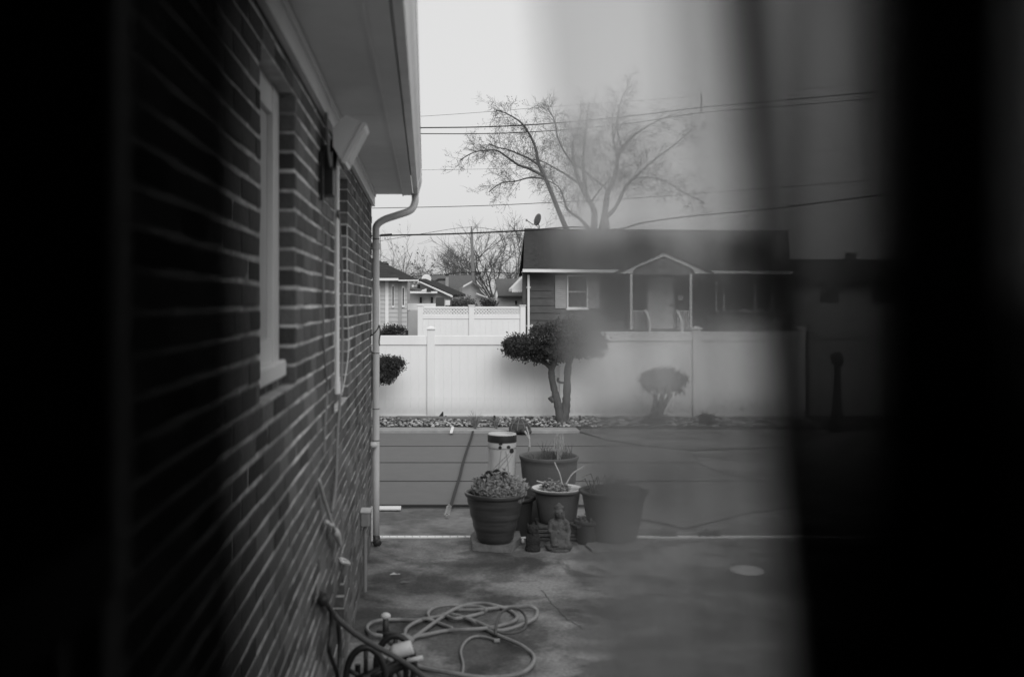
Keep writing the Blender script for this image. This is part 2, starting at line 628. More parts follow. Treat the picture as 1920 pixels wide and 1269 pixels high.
# bricks
spec = []
nk = 43
for k in range(nk):
    z0 = k * CH + 0.005
    z1 = (k + 1) * CH - 0.005
    segs = [(Y0W, YC)]
    for (o0, o1, oz0, oz1) in OPEN:
        if oz0 - 1e-4 <= k * CH < oz1 - 1e-4:
            ns = []
            for (s0, s1) in segs:
                if o0 > s0 and o1 < s1:
                    ns += [(s0, o0), (o1, s1)]
                else:
                    ns.append((s0, s1))
            segs = ns
    off = (k % 2) * 0.098 + rnd(-.006, .006)
    for (s0, s1) in segs:
        y = Y0W - 0.2 + off
        row = []
        while y < s1:
            a = max(y, s0); c = min(y + 0.1965 - 0.0055, s1)
            if y + 0.1965 > s0 and c - a > 0.02:
                # keep a header at cut edges
                row.append([a, c, z0, z1])
            y += 0.1965
        row[0][0] = s0
        row[-1][1] = s1
        spec += [tuple(r_) for r_ in row]
# apparent size in the photograph
def brick_px(s):
    a, c, z0, z1 = s
    xa = VX - F * D / a; xc = VX - F * D / c
    m_ = (a + c) / 2
    yy = VY - F * ((z0 + z1) / 2 - H) / m_
    if xc < 330 or yy < -20 or yy > 1290:
        return 0
    return (xc - max(xa, 300)) * F * (z1 - z0) / m_
order = sorted(range(len(spec)), key=lambda i: -brick_px(spec[i]))
single = set(i for i in order[:300] if brick_px(spec[i]) > 0)
rest = MB()
cache = {}
BW = [0, 0, 1, 1, 1, 2, 2, 3, 4]
for i, (a, c, z0, z1) in enumerate(spec):
    out = rnd(-0.0015, 0.0025)
    bt = random.choice(BW)
    if i in single:
        key = (round(c - a, 3), bt, random.randint(0, 3))
        if key not in cache:
            q = MB()
            L = round(c - a, 3)
            q.chbox((-0.10, -L / 2, -(z1 - z0) / 2), (0, L / 2, (z1 - z0) / 2), 0.004)
            q.v = [(x + rnd(-.0012, .0008), y + rnd(-.0018, .0018), z + rnd(-.0016, .0016)) for x, y, z in q.v]
            cache[key] = q.mesh('brick', BRICKS[bt])
        o = bpy.data.objects.new('brick', cache[key])
        COL.objects.link(o)
        o.parent = wallp
        o.location = (-D + out, (a + c) / 2, (z0 + z1) / 2 + rnd(-.0012, .0012))
        o.rotation_euler = (rnd(-.004, .004), 0, rnd(-.006, .006))
    else:
        rest.box((-D - 0.10, a + rnd(0, .0025), z0 + rnd(-.0015, .002)), (-D + out, c, z1 + rnd(-.002, .0015)), BRICKS[bt])
tag(rest.build('distant_bricks', None, wallp), 'remaining bricks of the wall', kind='stuff')

# windows
def near_window(i, sill_z):
    y0, y1, z0, z1 = OPEN[i]
    X = -D - 0.05
    w = MB()
    w.box((X - 0.06, y0, z0), (X - 0.045, y1, z1))
    wo = w.build('window', WHITE, hs)
    f = MB()
    f.box((X - 0.044, y0 + 0.002, sill_z), (X, y0 + 0.09, z1 - .002))
    f.box((X - 0.044, y1 - 0.13, sill_z), (X, y1 - 0.002, z1 - .002))
    f.box((X - 0.044, y0 + 0.092, z1 - 0.09), (X - 0.002, y1 - 0.132, z1 - .002))
    f.box((X - 0.044, y0 + 0.092, sill_z), (X - 0.002, y1 - 0.132, sill_z + 0.07))
    f.build('frame', WHITE, wo)
    p = MB()
    p.box((X - 0.043, y0 + 0.092, sill_z + 0.072), (X - 0.018, y1 - 0.132, z1 - 0.092))
    p.build('pane', BLIND, wo)
    s = MB()
    s.chbox((X - 0.04, y0 + 0.003, sill_z - 0.055), (X + 0.024, y1 - 0.003, sill_z - 0.001), 0.005)
    s.build('sill', WHITE, wo)
    rk = MB()
    n = int((y1 - y0) / 0.068)
    for j in range(n):
        a = y0 + j * (y1 - y0) / n
        rk.box((X - 0.03, a + .004, z0 + .002), (X + 0.012, a + (y1 - y0) / n - .004, sill_z - 0.057), BRICKS[random.choice(BW)])
    rk.build('rowlock_bricks', None, wo)


near_window(0, 1.735)
near_window(1, 1.515)
y0, y1, z0, z1 = OPEN[2]
w = MB(); w.box((-D - 0.19, y0, z0), (-D - 0.15, y1, z1))
wo = w.build('basement_window', GLASS, hs)
w = MB(); w.box((-D - .149, y0 + .002, z0 + .001), (-D - .004, y1 - .002, z0 + .010)); w.build('sill', BRICKS[4], wo)

# eave: frieze board, soffit panels, fascia, gutter, roof
ZS = H + (VY - 362) / F * YC       # soffit height
YE = YC + 0.10
e = MB()
e.box((-D + 0.003, Y0W, ZS - 0.105), (-D + 0.025, YC + 0.02, ZS - 0.002))
e.box((-D + 0.026, Y0W, ZS - 0.03), (-D + 0.034, YC + 0.02, ZS - 0.004))
e.build('frieze_board', WHITE, hs)
so = MB(); so.box((-D - 0.25, Y0W, ZS + .016), (-0.11, YE - .005, ZS + 0.03))
so = so.build('soffit', SOFFIT, hs)
yy = Y0W
while yy < YE - 0.01:
    q = MB()
    y2 = min(yy + 1.83, YE)
    q.box((-D + 0.003, yy + 0.003, ZS), (-0.18, y2 - 0.003, ZS + 0.014))
    q.build('soffit_panel', SOFFIT, so)
    yy = y2
e = MB()
e.box((-0.176, Y0W, ZS - 0.008), (-0.104, YE, ZS + 0.014))
e.box((-0.186, Y0W, ZS - 0.014), (-0.176, YE, ZS + 0.014))
e.build('fascia_trim', SOFFIT, hs)
prof = [(-0.100, ZS + 0.13), (-0.100, ZS + 0.0), (-0.096, ZS - 0.012), (-0.062, ZS - 0.012), (-0.052, ZS + 0.03), (-0.040, ZS + 0.065), (-0.032, ZS + 0.105), (-0.032, ZS + 0.13), (-0.050, ZS + 0.132)]
e = MB()
e.prism([(x, Y0W, z) for x, z in prof], (0, YE + 0.02 - Y0W, 0))
gut = e.build('gutter', GUTTER, hs, recalc=True)
e = MB()
e.prism([(x - .001 if i < 2 else x + 0.004, YE + 0.02, z - (.004 if i in (2, 3) else 0)) for i, (x, z) in enumerate(prof)], (0, 0.006, 0))
e.prism([(x + 0.003, YE - 0.62, z - (.003 if i in (2, 3) else 0)) for i, (x, z) in enumerate(prof[1:-1])], (0, 0.10, 0))
e.build('gutter_joint', WHITE, gut, recalc=True)
rf = MB()
rf.prism([(-0.04, 0.6, ZS + 0.133), (-5.6, 0.6, ZS + 2.0), (-5.6, 0.6, ZS + 2.08), (-0.03, 0.6, ZS + 0.16)], (0, YE + 0.05 - 0.6, 0))
rf.build('roof', ROOFM, hs, recalc=True)
ge = MB()
ge.box((-5.5, YC - .2, ZT), (-D - .02, YC - .02, ZS + .6))
ge.build('gable_wall', SIDING_M, hs)

# downspout
dsY = YC - 0.035
SX = -0.393
pth = smoothpath([(-0.085, dsY + 0.06, ZS + 0.0), (-0.085, dsY + 0.06, ZS - 0.07), (-0.12, dsY + .05, ZS - 0.135), (-0.22, dsY + .03, ZS - 0.175), (-0.33, dsY + .01, ZS - 0.215),
                  (SX + 0.005, dsY, ZS - 0.265), (SX, dsY, ZS - 0.35), (SX, dsY, ZS - 0.6)], 6)
pth += [Vector((SX, dsY, z)) for z in (1.6, 1.0, 0.9, 0.55, 0.06)]
dsm = MB().tube(pth, 0.029, 12)
ds = dsm.build('downspout', PIPE, hs, True)
for z in (2.42, 1.52, 1.08, 0.83):
    q = MB(); q.tube([(SX, dsY, z - 0.003), (SX, dsY, z + 0.003)], 0.0305, 12)
    q.build('strap', DARKMETAL, ds)
q = MB(); q.tube([(SX, dsY, 2.34), (SX, dsY, 2.39)], 0.036, 12); q.build('pipe_collar', PIPE, ds)
q = MB(); q.ball((SX - .02, dsY - .05, 0.80), (.038, .035, .026), 12, 8); q.build('faucet_cover', LIGHTP, ds, True)
q = MB(); q.tube(smoothpath([(SX, dsY, .07), (SX + .005, dsY - .02, .035), (SX + .02, dsY - .04, .02)]), .033, 10); q.build('shoe', DARKMETAL, ds, True)
# thin pipe between downspout and corner
q = MB(); q.tube([(-D + .006, YC - .10, .05), (-D + .006, YC - .10, .32)], .008, 8)
tag(q.build('drain_pipe', LIGHTP), 'short thin pale pipe at the wall corner beside the downspout foot', 'pipe')
q = MB(); q.tube(smoothpath([P(690, 634, 7.7), P(700, 626, 7.68), P(708, 617, 7.7), P(711, 610, 7.7), P(713, 622, 7.7), P(711, 640, 7.7), P(712, 648, 7.7)]), .005, 6)
tag(q.build('tie_wire', DARKMETAL), 'dark wire tied around the downspout at fence height', 'wire')

# floodlight
fl = empty('floodlight', (-0.33, 4.05, 2.45), 'boxy white floodlight tilted out from the wall under the eave', 'lamp')
FY = 4.04
t0 = P(683, 232, FY); t1 = P(645, 304, FY)
ax = (t1 - t0).normalized()          # along the bezel
nrm = Vector((ax.z, 0, -ax.x))       # out of the face
if nrm.x < 0: nrm = -nrm
def FP(u, d, y): return t0 + ax * u + nrm * d + Vector((0, y, 0))
L = (t1 - t0).length
q = MB()
pr = [FP(0, -.012, 0), FP(L, -.012, 0), FP(L * .8, -.07, 0), FP(L * .42, -.105, 0), FP(L * .02, -.085, 0)]
q.prism(pr, (0, .2, 0))
q.build('housing', WHITE, fl, recalc=True)
q = MB()
q.prism([FP(-.004, 0.008, -.006), FP(L + .004, 0.008, -.006), FP(L + .004, -.011, -.006), FP(-.004, -.011, -.006)], (0, .212, 0))
q.build('bezel', WHITE, fl, recalc=True)
q = MB(); q.prism([FP(.015, 0.0105, .01), FP(L - .015, 0.0105, .01), FP(L - .015, .0085, .01), FP(.015, .0085, .01)], (0, .18, 0))
q.build('lens', LIGHTP, fl, recalc=True)
q = MB()
mm = wal(603, 300, 0.0)
q.box((-D + .004, FY + .02, 2.36), (-D + .05, FY + .14, 2.56))
q.tube([(-D + .04, FY + .08, 2.47), FP(L * .6, -.09, .1)], .018, 8)
q.build('bracket', BLACKP, fl)
q = MB(); q.box((-D + .004, FY - .06, 2.33), (-D + .018, FY - .03, 2.52)); q.build('bracket_plate', BLACKP, fl)
q = MB(); q.tube(smoothpath([(-D + .03, FY - .05, ZS - .11), (-D + .035, FY - .06, 2.6), (-D + .04, FY - .04, 2.5), (-D + .045, FY - .02, 2.47), (-D + .045, FY + .0, 2.52), (-D + .045, FY + .03, 2.53)]), .006, 6)
q.build('lead', GREYP, fl, True)

# conduit and cables on the brick wall
q = MB(); q.tube([wal(632, 312, .012), wal(632, 730, .012)], .011, 8)
cd = q.build('conduit', WHITE); tag(cd, 'straight white conduit running down the brick wall below the floodlight', 'conduit')
q = MB(); q.tube([wal(632, 715, .012), wal(632, 738, .012)], .016, 8); q.build('conduit_end', WHITE, cd)
def wall_cable(name, pts, r, m, label, cat='cable'):
    q = MB(); q.tube(smoothpath([wal(a, b, o) for a, b, o in pts], 6), r, 6)
    return tag(q.build(name, m, None, True), label, cat)
wall_cable('hanging_cable', [(634, 395, .02), (638, 450, .02), (641, 520, .02), (642, 600, .02), (641, 690, .02), (637, 760, .02), (633, 810, .02), (630, 900, .02), (622, 960, .015)], .007, GREYP, 'grey slack cable hanging beside the white conduit on the wall')
wall_cable('thin_cable', [(651, 420, .012), (651, 560, .012), (654, 640, .012), (650, 690, .012), (641, 740, .012)], .003, LIGHTP, 'hair thin cable stapled to the brick right of the conduit')
wall_cable('old_cable', [(606, 425, .01), (606, 560, .01), (607, 640, .01), (611, 700, .01), (614, 730, .012), (610, 790, .012), (608, 850, .012)], .005, GREYP, 'faint thin cable down the brick left of the conduit')
rp = empty('rope_cord', wal(600, 905, .02), 'pale knotted rope with a tassel end hanging on the lower brick wall', 'rope')
q = MB(); q.tube(smoothpath([wal(598, 900, .02), wal(606, 930, .025), wal(614, 955, .03), (wal(622, 980, .035)), wal(628, 994, .035)], 6), .008, 6); q.build('cord', ROPE, rp, True)
q = MB(); q.tube(smoothpath([wal(628, 992, .035), wal(632, 1005, .04), wal(638, 1022, .035)], 5), [.010, .014, .017, .018, .018, .017, .015, .013, .012, .010, .008], 8); q.build('tassel', ROPE, rp, True)
q = MB(); q.tube(smoothpath([wal(612, 978, .03), wal(618, 984, .035), wal(624, 984, .03)], 5), .010, 6); q.build('knot', ROPE, rp, True)
q = MB(); q.tube(smoothpath([wal(636, 1047, .02), wal(640, 1052, .05), wal(648, 1055, .06), wal(655, 1056, .03), wal(648, 1050, .015), wal(640, 1047, .015)], 5), .008, 6)
tag(q.build('wall_hook', LIGHTP, None, True), 'pale ring shaped hook on the brick under the rope', 'hook')
jb = empty('outlet_box', wal(675, 1115, .03), 'small grey outlet box on a pipe low on the wall near the corner', 'outlet box')
a = wal(676, 957, .0)
q = MB(); q.chbox((-D + .003, a.y - .05, H - (985 - VY) / F * a.y), (-D + .06, a.y + .05, H - (958 - VY) / F * a.y), .006); q.build('box', GREYP, jb)
q = MB(); q.box((-D + .003, a.y - .056, H - (958 - VY) / F * a.y + .001), (-D + .068, a.y + .056, H - (956 - VY) / F * a.y + .006)); q.build('lid', LIGHTP, jb)
q = MB(); q.tube([(-D + .03, a.y, H - (985 - VY) / F * a.y), (-D + .03, a.y, 0.02)], .012, 8); q.build('pipe', GREYP, jb)

# ================================================================== POOL COVER
cov = empty('pool_cover', gnd(880, 900), 'flat grey safety cover with dark seams stretched over the sunken pool', 'pool cover')
CZ = 0.012
cpx = [(560, 948), (1120, 948), (1205, 974), (1240, 980), (1282, 991), (1330, 979), (1400, 962), (1500, 945), (1470, 912), (1380, 890), (1312, 866), (1290, 846), (1200, 838), (1140, 828), (1090, 814), (560, 813)]
q = MB(); q.prism([gnd(a, b_, 0.0) for a, b_ in cpx], (0, 0, CZ))
q.build('cover_sheet', COVER, cov, recalc=True)
for sy, x1 in ((838, 1195), (869, 1320), (904, 1440), (929, 0)):
    if x1 == 0: continue
    a = gnd(560, sy).y
    q = MB(); q.box((-2.2, a - .018, CZ + .001), ((x1 - VX) / F * a, a + .018, CZ + .004))
    q.build('seam', COVER_SEAM, cov)
a = gnd(560, 949).y
q = MB(); q.box((-2.2, a - .03, 0.0), (gnd(1120, 948).x, a - .002, CZ + .008)); q.build('hem', COVER_SEAM, cov)
sp = empty('cover_strap', gnd(842, 955), 'loose dark strap lying across the pool cover with a steel spring end', 'strap')
pts = [gnd(887, 808, .03), gnd(883, 822, .03), gnd(876, 842, .03), gnd(868, 868, .03), gnd(862, 893, .03), gnd(852, 925, .03), gnd(845, 950, .03)]
pp = smoothpath(pts, 5)
q = MB()
for i in range(len(pp) - 1):
    a, c = pp[i], pp[i + 1]
    q.prism([(a.x - .015, a.y, a.z), (a.x + .015, a.y, a.z), (c.x + .015, c.y, c.z), (c.x - .015, c.y, c.z)], (0, 0, .004))
q.build('webbing', STRAP, sp)
a = gnd(842, 950, .03); c = gnd(838, 965, .02)
q = MB()
for i in range(7):
    t = i / 6
    m_ = a.lerp(c, t)
    q.tube([m_ + Vector((-.022, 0, .0)), m_ + Vector((0, 0, .022)), m_ + Vector((.022, 0, 0))], .005, 5)
q.build('spring', STEEL, sp)
q = MB(); q.box((c.x - .012, c.y - .03, 0), (c.x + .012, c.y, .02)); q.build('anchor', STEEL, sp)
q = MB(); q.box((gnd(700, 955).x - .1, gnd(700, 956).y, 0), (gnd(752, 952).x, gnd(752, 950).y, .012))
tag(q.build('white_board', WHITE), 'short white board lying on the deck beside the downspout', 'board')
# white strap end on the far coping and coping edge
q = MB(); a = gnd(846, 812, .04); c = gnd(849, 802, .04); q.prism([a + Vector((-.02, 0, 0)), a + Vector((.02, 0, 0)), c + Vector((.02, 0, 0)), c + Vector((-.02, 0, 0))], (0, 0, .015))
tag(q.build('coping_clip', WHITE, None, recalc=True), 'small white clip standing out on the far pool coping', 'clip')
q = MB()
cy = gnd(798, 811).y
q.box((-2.5, cy, -.01), (gnd(1086, 811).x, bedY0 - .004, .035))
q.chbox((-2.5, cy - .05, -.01), (gnd(1086, 811).x, cy - .003, .045), .008)
cpo = q.build('pool_coping', COPING); tag(cpo, 'pale concrete coping strip between pool cover and stones', kind='structure')
q = MB()
q.prism([gnd(1086, 811, .0), gnd(1140, 826, .0), gnd(1205, 836, .0), gnd(1295, 844, .0), gnd(1470, 838, 0), gnd(1560, 808, .0), gnd(1090, 806, 0)], (0, 0, .02))
tag(q.build('deck_apron', CONC2, None, recalc=True), 'pale curved deck between the pool cover and planting bed', kind='structure')
q = MB()
q.prism([gnd(1300, 850, .0), gnd(1420, 846, 0), gnd(1470, 880, 0), gnd(1440, 905, 0), gnd(1360, 892, 0), gnd(1312, 872, 0)], (0, 0, .025))
tag(q.build('deck_step', CONC2, None, recalc=True), 'pale rounded slab at the right end of the pool', kind='structure')

# timber edging, stakes, tortoise, small plants on the bed
def zbed(y): return 0.03
q = MB()
a = P(745, 799, 15.55); c = P(936, 792, 15.45)
q.prism([(a.x, a.y, .03), (c.x, c.y, .03), (c.x, c.y + .09, .03), (a.x, a.y + .09, .03)], (0, 0, .11))
tag(q.build('timber_edging', WOOD, None, recalc=True), 'weathered grey timber edging lying behind the river stones', 'timber')
for (px, ytop, lab) in ((927, 779, 'short black stake standing behind the timber edging'), (1087, 779, 'short dark stake in the stones right of the leaning trunks'),
                        (1351, 782, 'short dark stake right of the small round bush')):
    top = P(px, ytop, 15.4)
    q = MB(); q.tube([(top.x + .01, 15.4, .03), (top.x, 15.4, top.z)], .017, 8)
    tag(q.build('garden_stake', BLACKP), lab, 'stake', 'stakes in the planting bed')
a = P(828, 795, 15.6)
q = MB(); q.prism([(a.x - .04, 15.6, .14), (a.x + .03, 15.6, .14), (a.x + .028, 15.6, .20), (a.x + .015, 15.6, .21), (a.x - .01, 15.6, .175)], (0, .04, 0))
tag(q.build('black_scrap', BLACKP, None, recalc=True), 'tiny black peaked scrap lying on the timber edging', 'scrap')

a = gnd(975, 808, .05)
tt = empty('tortoise_ornament', (a.x, a.y, .04), 'dark domed tortoise shaped ornament among the river stones', 'ornament')
sc = F / a.y
q = MB()
pr = [(0.155, 0.0), (0.16, .03), (.15, .075), (.12, .125), (.08, .16), (.035, .178), (.002, .183)]
q.lathe(pr, (a.x, a.y, .045), 18)
sh = q.build('shell', TORT, tt, True)
for j in range(9):
    an = 2 * math.pi * j / 9 + .2
    q = MB()
    q.tube([Vector((a.x + math.cos(an) * (r + .001), a.y + math.sin(an) * (r + .001), .045 + z + .002)) for r, z in pr[1:-1]], .007, 5)
    q.build('shell_ridge', TORT_L, sh)
q = MB(); q.tube([Vector((a.x + math.cos(t) * .123, a.y + math.sin(t) * .123, .17)) for t in [i * math.pi / 9 for i in range(19)]], .007, 5); q.build('shell_ridge', TORT_L, sh)
q = MB(); q.ball((a.x + .03, a.y - .17, .075), (.04, .06, .04), 10, 7); q.build('head', TORT, tt, True)
for s in (-1, 1):
    q = MB(); q.ball((a.x + s * .11, a.y - .11, .055), (.05, .05, .035), 10, 6); q.build('foot', TORT, tt, True)


def spiky(c, n, h, spread, m, w=.006):
    q = MB()
    c = Vector(c)
    for i in range(n):
        an = rnd(0, 6.28); s = rnd(.2, 1) * spread; hh = h * rnd(.6, 1.1)
        d = Vector((math.cos(an), math.sin(an), 0))
        p1 = c + d * s * .35 + Vector((0, 0, hh * .6)); p2 = c + d * s + Vector((0, 0, hh * rnd(.7, 1)))
        q.tube([c + d * .01, p1, p2], [w, w * .8, w * .15], 3, cap=False)
    return q


for (px, py, n, h, sdd, lab) in ((891, 803, 34, .26, .22, 'pale spiky yucca like plant among the stones left of the tortoise'),
                               (931, 803, 22, .2, .12, 'small dry grass tuft beside the black stake'),
                               (740, 798, 14, .12, .08, 'tiny dry weed sprouting from the stones near the downspout')):
    a = gnd(px, py, .04)
    tag(spiky((a.x, a.y, .04), n, h, sdd, DRYSTALK).build('spiky_plant', DRYSTALK if False else SUCC), lab, 'plant', 'small plants in the stones')

# ================================================================== FENCES
def board_fence(name, pxs, Y, ztop, zrail, zcap, m, label, x0px=None, x1px=None, bw=.13, gate=False, postw=.125):
    s = F / Y
    xs = [(p - VX) / s for p in pxs]
    fo = empty(name, ((xs[0] + xs[-1]) / 2, Y, 0), label, 'fence')
    # posts
    pm = MB(); pm.chbox((-postw / 2, -postw / 2, 0), (postw / 2, postw / 2, zcap - .03), .006)
    pmesh = pm.mesh('post', m)
    cm = MB(); h = postw / 2 + .018
    cm.box((-h, -h, zcap - .03), (h, h, zcap - .005))
    cm.poly([(-h, -h, zcap - .005), (h, -h, zcap - .005), (0, 0, zcap + .025)]); cm.poly([(h, -h, zcap - .005), (h, h, zcap - .005), (0, 0, zcap + .025)])
    cm.poly([(h, h, zcap - .005), (-h, h, zcap - .005), (0, 0, zcap + .025)]); cm.poly([(-h, h, zcap - .005), (-h, -h, zcap - .005), (0, 0, zcap + .025)])
    cmesh = cm.mesh('post_cap', m)
    bcache = {}
    for i, x in enumerate(xs):
        po = bpy.data.objects.new('post', pmesh); COL.objects.link(po); po.parent = fo; po.matrix_parent_inverse = pinv(fo); po.location = (x, Y, 0)
        co = bpy.data.objects.new('post_cap', cmesh); COL.objects.link(co); co.parent = po
        if i < len(xs) - 1:
            a = x + postw / 2; c = xs[i + 1] - postw / 2
            zt = ztop(i) if callable(ztop) else ztop
            q = MB(); q.chbox((a - .01, Y - .035, zt - zrail), (c + .01, Y + .035, zt), .006); q.build('top_rail', m, fo)
            q = MB(); q.chbox((a - .01, Y - .035, .03), (c + .01, Y + .035, .13), .006); q.build('bottom_rail', m, fo)
            n = max(1, round((c - a) / bw)); w = (c - a) / n
            key = (round(w, 4), round(zt, 3))
            if key not in bcache:
                q = MB(); q.chbox((-w / 2 + .0003, -.016, .12), (w / 2 - .0003, .016, zt - zrail + .01), .0013)
                bcache[key] = q.mesh('board', m)
            for j in range(n):
                bo = bpy.data.objects.new('board', bcache[key]); COL.objects.link(bo); bo.parent = fo; bo.matrix_parent_inverse = pinv(fo)
                bo.location = (a + (j + .5) * w, Y + rnd(-.0012, .0012), 0)
    return fo


zt_l = H - (629 - VY) / F * fenceY
board_fence('vinyl_fence', [560, 808, 1056, 1305, 1500], fenceY, lambda i: zt_l + (0 if i < 2 else .06), .15, H - (614 - VY) / F * fenceY, VINYL,
            'low white vinyl board fence running behind the covered pool')
board_fence('wooden_fence', [1522, 1760, 2000], fenceY + .3, 1.42, .1, 1.46, GREYF, 'dull grey board fence at the far right beyond the white one', bw=.16)
lfY = 26.0
lf = empty('lattice_fence', P(885, 640, lfY) * Vector((1, 1, 0)) if False else (P(885, 640, lfY).x, lfY, 0), 'tall white fence with a lattice top beside the dark house', 'fence')
s = F / lfY
def LX(px): return (px - VX) / s
def LZ(py): return H - (py - VY) / s
for px in (788, 884, 980):
    q = MB(); q.chbox((LX(px) - .07, lfY - .07, 0), (LX(px) + .07, lfY + .07, LZ(574)), .008); po = q.build('post', VINYL_FAR, lf)
    q = MB(); q.chbox((LX(px) - .09, lfY - .09, LZ(574) + .001), (LX(px) + .09, lfY + .09, LZ(572)), .01); q.build('post_cap', VINYL_FAR, po)
for (a, c) in ((788, 884), (884, 980)):
    x0, x1 = LX(a) + .071, LX(c) - .071
    q = MB(); q.chbox((x0, lfY - .03, LZ(578.5)), (x1, lfY + .03, LZ(575)), .006); q.build('top_rail', VINYL_FAR, lf)
    q = MB(); q.chbox((x0, lfY - .03, LZ(598)), (x1, lfY + .03, LZ(590)), .006); q.build('middle_rail', VINYL_FAR, lf)
    q = MB()
    n = 8
    for j in range(n):
        w = (x1 - x0) / n
        q = MB(); q.chbox((x0 + j * w + .0007, lfY - .014, .05), (x0 + (j + 1) * w - .0007, lfY + .014, LZ(598)), .0015); q.build('board', VINYL_FAR, lf)
    q = MB()
    zb, zt = LZ(590), LZ(578.5); hh = zt - zb
    x = x0 - hh
    while x < x1:
        for d in (1, -1):
            xa, xb = (x, x + hh) if d > 0 else (x + hh, x)
            za, zc = zb, zt
            # clip to the panel
            pa, pb = Vector((xa, lfY + (.008 if d > 0 else -.008), za)), Vector((xb, lfY + (.008 if d > 0 else -.008), zc))
            def clip(p, r):
                if p.x < x0: t = (x0 - p.x) / (r.x - p.x); return p.lerp(r, t)
                if p.x > x1: t = (x1 - p.x) / (r.x - p.x); return p.lerp(r, t)
                return p
            if max(xa, xb) <= x0 or min(xa, xb) >= x1: continue
            pa, pb = clip(pa, pb), clip(pb, pa)
            if (pa - pb).length > .02:
                q.tube([pa, pb], .021, 4)
        x += .085
    tag(q.build('lattice', VINYL_FAR, lf), kind='stuff')
# pale gate left of the lattice fence and white wall behind
q = MB(); q.box((LX(764), lfY + 1.2, 0), (LX(786), lfY + 1.25, LZ(584)))
tag(q.build('garden_gate', SIDING_M), 'plain grey gate closing the gap left of the lattice fence', 'gate')
q = MB(); q.box(P(763, 581, 31) * 1.0, P(817, 569, 31) + Vector((0, .2, 0)))
tag(q.build('white_awning_wall', VINYL_FAR), 'low white wall strip seen over the lattice fence beside the sided house', 'wall')

# ================================================================== VEGETATION HELPERS
def leaf_cloud(blobs, size, m=None, clump=18, flat=.5):
    """blobs: (centre, radii, leaves); small leaf quads in clumps near the surface"""
    q = MB()
    for (c, r, n) in blobs:
        c = Vector(c)
        for k in range(max(1, n // clump)):
            d = Vector((random.gauss(0, 1), random.gauss(0, 1), random.gauss(0, 1)))
            if d.length < 1e-3: continue
            d.normalize()
            rad = rnd(.05, 1.0) ** .45
            cc = c + Vector((d.x * r[0], d.y * r[1], d.z * r[2])) * rad
            for j in range(clump):
                p = cc + Vector((random.gauss(0, 1), random.gauss(0, 1), random.gauss(0, 1))) * size * 1.1
                ax = (d + Vector((random.gauss(0, .7), random.gauss(0, .7), random.gauss(0, .7)))).normalized()
                sd = ax.orthogonal().normalized()
                sd.rotate(Matrix.Rotation(rnd(0, 6.28), 3, ax))
                l = size * rnd(.7, 1.5); w = size * rnd(.25, .5)
                s = len(q.v)
                q.v += [tuple(p - ax * l * .5), tuple(p + sd * w), tuple(p + ax * l * .6), tuple(p - sd * w)]
                q.face([s, s + 1, s + 2, s + 3], m)
    return q


def grow(q, p, d, length, r, lvl, maxl, up=.12, droop=0, leaves=None, ns=4, kids=(3, 5)):
    pts = [Vector(p)]
    d = d.normalized()
    for i in range(ns):
        d = (d + Vector((random.gauss(0, .16), random.gauss(0, .16), random.gauss(0, .14) + up - droop * lvl))).normalized()
        pts.append(pts[-1] + d * length / ns)
    rs = [lerp(r, r * .45, i / ns) for i in range(ns + 1)]
    q.tube(pts, rs, 5 if lvl == 0 else 3, cap=False)
    if leaves is not None and lvl == maxl:
        leaves.append(pts[-1])
    if lvl < maxl:
        for k in range(random.randint(*kids)):
            t = rnd(.25, 1.0)
            i = min(int(t * ns), ns - 1)
            b = pts[i].lerp(pts[i + 1], t * ns - i)
            base = (pts[i + 1] - pts[i]).normalized()
            sd = base.orthogonal().normalized()
            sd.rotate(Matrix.Rotation(rnd(0, 6.28), 3, base))
            nd = (base * rnd(.5, 1) + sd * rnd(.5, 1)).normalized()
            grow(q, b, nd, length * rnd(.42, .68), max(r * .5, .006), lvl + 1, maxl, up, droop, leaves, 3, kids)


# leaning topiary tree in front of the fence
tY = 15.35
ts = F / tY
tr = empty('topiary_tree', (P(1050, 797, tY).x, tY, .03), 'cloud pruned evergreen with two leaning bare trunks by the white fence', 'tree')
def T2(px, py, dy=0): return P(px, py, tY + dy)
q = MB()
q.tube(smoothpath([T2(1054, 799), T2(1050, 775), T2(1043, 745), T2(1036, 715), T2(1034, 693), T2(1039, 680), T2(1045, 665)]), [lerp(.085, .052, min(1, i / 20)) * rnd(.88, 1.14) for i in range(49)], 10)
q.tube(smoothpath([T2(1054, 799), T2(1060, 770), T2(1063, 735), T2(1064, 700), T2(1068, 672), T2(1075, 655)]), [lerp(.08, .055, min(1, i / 20)) * rnd(.88, 1.14) for i in range(41)], 10)
q.tube(smoothpath([T2(1033, 690), T2(1022, 680), T2(1010, 676), T2(1000, 675)]), [lerp(.04, .025, i / 24) for i in range(25)], 7)
q.tube(smoothpath([T2(1064, 717), T2(1052, 717), T2(1046, 714), T2(1047, 708)]), .018, 6)
q.tube(smoothpath([T2(1038, 752), T2(1033, 747), T2(1031, 744)]), [.05] + [.04] * 15 + [.02], 7)
q.build('trunk', BARK, tr, True)
B = []
for (px, py, rx, ry, n) in ((975, 648, 32, 22, 3200), (1003, 657, 30, 20, 2600), (1025, 632, 34, 28, 3600), (1060, 640, 38, 34, 4200), (1095, 640, 36, 30, 3600), (1118, 645, 22, 22, 1800), (1070, 615, 34, 22, 2600), (1040, 660, 34, 18, 2200), (960, 652, 16, 16, 900)):
    B.append((T2(px, py, rnd(-.15, .15)), (rx / ts, .42, ry / ts), n))
leaf_cloud(B, .03).build('crown', LEAF, tr)

